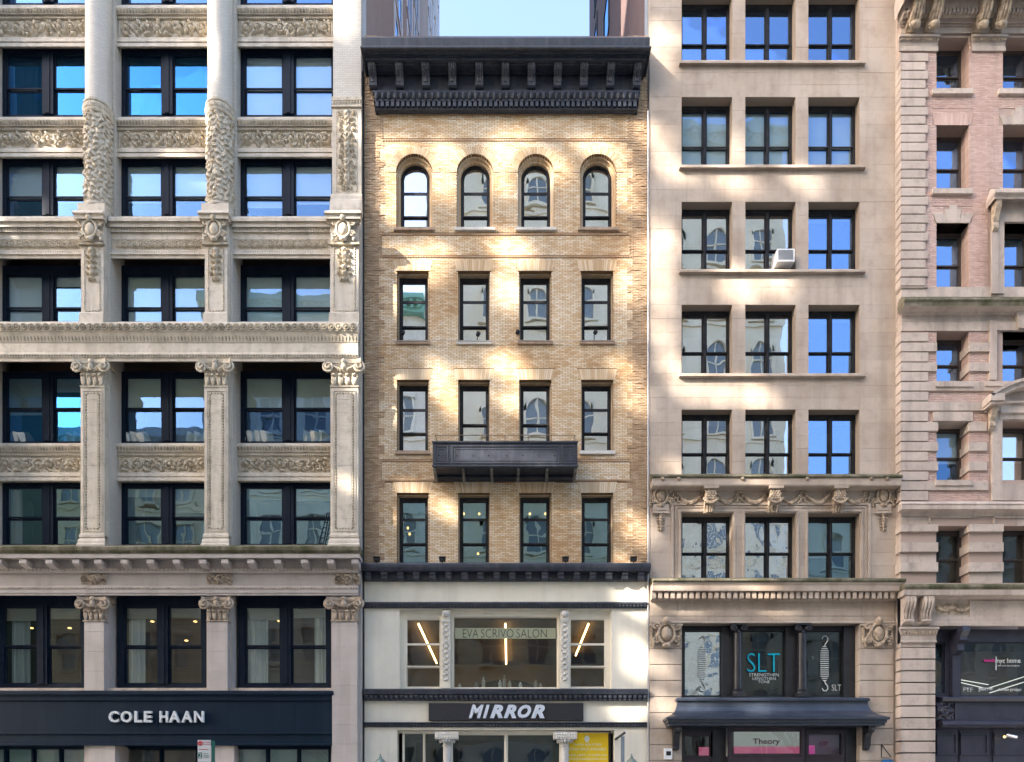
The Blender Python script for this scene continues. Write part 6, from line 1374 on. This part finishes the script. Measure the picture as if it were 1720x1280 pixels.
FGL = mat('far_glass', (.2, .23, .25), .15, .6)
FC1 = mat('far_cream', (.84, .76, .6), .8, .2, ((.74, .66, .5), .3, .4, .6)); FC2 = mat('far_white', (.8, .76, .67), .8, .2, ((.7, .66, .57), .3, .4, .6)); COPR = mat('copper_green', (.25, .5, .42), .7, .2); FC3 = mat('far_tan', (.56, .47, .36), .8, .2)
far_building(-60, -34.5, 45.6, -52, FC3, FC2, 'tan building across the street with a white cornice', 6, 6)
far_building(-34.5, -9.4, 60.4, -52, FC2, COPR, 'white building across the street with a green copper cornice', 8, 5, cor=1.6)
far_building(-9.4, 31, 79.4, -52, FC1, FC1, 'tall cream building across the street with arched windows', 11, 8, arch=True)
far_building(31, 83, 38, -52, FC2, FC2, 'low white building across the street', 5, 14)
# bare street trees on the far pavement, seen mirrored in the lower glass
BARK = mat('bark', (.10, .085, .07), .9, .1, ((.06, .05, .04), 6, .4, .6))
def bare_tree(x, y, h, seed, label):
    rg = random.Random(seed); t = thing('bare_tree', (x, y, 0), label, 'tree', 'bare trees across the street'); mb = MB(); cr = MB()
    mb.tube([(x, y, 0), (x + .05, y, h * .25), (x - .05, y + .05, h * .4)], [.2, .17, .14], 8); mb.build('trunk', BARK, t, smooth=True)
    def grow(p, d, l, r, n):
        q = p + d * l; mid = p + d * l * .5 + Vector((rg.uniform(-.1, .1), rg.uniform(-.1, .1), rg.uniform(-.05, .1))) * l
        cr.tube([p, mid, q], [r, r * .85, r * .65], 5 if r > .03 else 3)
        if n <= 0: return
        for _ in range(3 if n > 1 else 2):
            nd = (d + Vector((rg.uniform(-.8, .8), rg.uniform(-.8, .8), rg.uniform(-.15, .6)))).normalized(); grow(p + d * l * rg.uniform(.55, 1), nd, l * rg.uniform(.6, .8), r * .6, n - 1)
    for _ in range(4): grow(Vector((x - .05, y + .05, h * .38)), Vector((rg.uniform(-.6, .6), rg.uniform(-.6, .6), 1)).normalized(), h * .24, .1, 4)
    cr.build('crown', BARK, t, smooth=True)
for i, (x, h) in enumerate(((4.5, 13), (13.5, 12), (21.5, 13), (-13, 11))): bare_tree(x, -24.8, h, 40 + i, ('bare tree in front of the tall cream building', 'bare tree at the edge of the cream building', 'bare tree before the low white building', 'bare tree before the white copper-trimmed building')[i])

# ================================================================== unseen screen added as a gobo: its holes cut the sun into facade spots
LIGHT = [(375, 30, 18, 60), (370, 235, 16, 55), (20, 320, 16, 22), (22, 405, 24, 16), (14, 560, 16, 22), (66, 225, 22, 12), (300, 256, 30, 8), (400, 110, 12, 70), (350, 560, 30, 10), (580, 30, 16, 40),
 (625, 240, 20, 18), (662, 236, 32, 10), (742, 255, 22, 26), (838, 248, 22, 22), (860, 225, 26, 10), (1000, 240, 42, 12), (1076, 215, 14, 22), (656, 292, 22, 20), (655, 338, 22, 24), (736, 295, 16, 34), (832, 288, 16, 28), (922, 272, 14, 20), (1050, 290, 16, 18), (1052, 328, 16, 16),
 (668, 424, 36, 14), (722, 420, 20, 18), (852, 412, 30, 28), (646, 480, 16, 38), (712, 440, 18, 26), (846, 480, 22, 26), (1072, 420, 14, 26), (1050, 470, 14, 36),
 (650, 632, 20, 18), (736, 640, 18, 34), (782, 622, 14, 10), (846, 608, 28, 22), (874, 628, 14, 12), (1046, 612, 18, 12), (655, 686, 24, 12), (758, 680, 14, 20), (842, 668, 14, 12), (872, 668, 12, 16), (1066, 664, 16, 22),
 (686, 820, 18, 12), (642, 856, 14, 12), (885, 830, 62, 10), (980, 842, 22, 10), (1070, 884, 18, 26), (745, 850, 20, 14), (1048, 945, 14, 14), (1070, 1006, 30, 18), (1040, 1196, 12, 12), (1062, 1180, 12, 16), (1060, 1100, 14, 30),
 (1102, 95, 14, 48), (1122, 55, 14, 18), (1112, 240, 12, 24), (1122, 280, 14, 18), (1152, 292, 14, 10), (1230, 305, 32, 14), (1350, 300, 20, 18), (1112, 400, 14, 34), (1104, 475, 12, 40), (1242, 478, 26, 32), (1300, 472, 22, 24), (1232, 250, 10, 24), (1150, 655, 16, 14), (1196, 655, 22, 20), (1266, 665, 32, 20), (1112, 560, 12, 30), (1130, 615, 16, 18), (1135, 790, 18, 10),
 (1300, 838, 24, 10), (1196, 866, 20, 10), (1150, 1004, 32, 16), (1292, 1010, 26, 14), (1230, 1000, 26, 8), (1120, 1190, 16, 20), (1180, 1196, 26, 10), (1290, 1202, 32, 9), (1180, 1190, 18, 8), (1110, 1120, 12, 20)]
TC = Vector((0, 0, 14.0)) + SUN_DIR * 69; Uv = Vector((SUN_DIR.y, -SUN_DIR.x, 0)).normalized(); Vv = Vector((0, 0, 1))
GOBO_M = mat('gobo_dark', (.10, .13, .11), .9, .1)
cell = .16; nu, nv = int(23.4 / cell), int(52 / cell)
U_, V_ = np.meshgrid((np.arange(nu) + .5) * cell - 13, (np.arange(nv) + .5) * cell - 22)
Wx = TC.x + Uv.x * U_; Wy = TC.y + Uv.y * U_; Wz = TC.z + V_
tt = Wy / SUN_DIR.y; FX = Wx - SUN_DIR.x * tt; FZ = Wz - SUN_DIR.z * tt
FPX = FX * S + VX; FPY = VY - (FZ - EYE) * S
rs = np.random.RandomState(4); acc = np.zeros_like(FPX)
for (px, py, rx, ry) in LIGHT:
    a = rs.uniform(-.5, .5); dx, dy = (FPX - px), (FPY - py); ex = dx * math.cos(a * .4) + dy * math.sin(a * .4); ey = -dx * math.sin(a * .4) + dy * math.cos(a * .4)
    acc = np.maximum(acc, np.exp(-((ex / (rx * 1.05)) ** 2 + (ey / (ry * 1.1)) ** 2) * .69))
nz_ = sum(np.sin(FPX / a + p) * np.sin(FPY / b + q) for a, b, p, q in ((9, 11, 1, 2), (15, 8, 3, 1), (6, 7, .5, 4), (21, 17, 2, 5))) / 4
hole = (acc + .22 * nz_) > .5  # openings shaped so the sun lands on the facade as the listed spots
gobo_t = thing('sun_gobo', (TC.x, TC.y, 0), 'tall screen added unseen to cut the sun into spots, a netting down the avenue', 'scaffold')
mb = MB()
def cellbox(j, i0, i1):
    a = TC + Uv * (i0 * cell - 13) + Vv * (j * cell - 22); b = TC + Uv * (i1 * cell - 13) + Vv * (j * cell - 22); h = Vv * (cell + .002)
    mb.add([a, b, b + h, a + h], [(0, 1, 2, 3)])
for j in range(nv):
    i = 0
    while i < nu:
        if hole[j, i]: i += 1; continue
        k = i
        while k < nu and not hole[j, k]: k += 1
        cellbox(j, i, k); i = k
mb.build('gobo', GOBO_M, gobo_t, kind='stuff')
bot = TC.z - 22
for u in np.linspace(-13, 10.4, 9):
    b = TC + Uv * float(u) - SUN_DIR * 0; n2 = Vector((SUN_DIR.x, SUN_DIR.y, 0)).normalized()
    for dd in (0.5, 2.0): MB().tube([(b.x + n2.x * dd, b.y + n2.y * dd, 0), (b.x + n2.x * dd, b.y + n2.y * dd, bot)], .06, 6).build('gobo_post', BLACK, gobo_t)
base = MB(); c0 = TC + Uv * -13; c1 = TC + Uv * 10.4; n2 = Vector((SUN_DIR.x, SUN_DIR.y, 0)).normalized() * 1.5
base.add([(c0.x, c0.y, 0), (c1.x, c1.y, 0), (c1.x, c1.y, bot), (c0.x, c0.y, bot), (c0.x + n2.x, c0.y + n2.y, 0), (c1.x + n2.x, c1.y + n2.y, 0), (c1.x + n2.x, c1.y + n2.y, bot), (c0.x + n2.x, c0.y + n2.y, bot)], [(0, 1, 2, 3), (4, 5, 6, 7), (0, 1, 5, 4), (3, 2, 6, 7), (0, 3, 7, 4), (1, 2, 6, 5)]).build('gobo_base', GOBO_M, gobo_t)
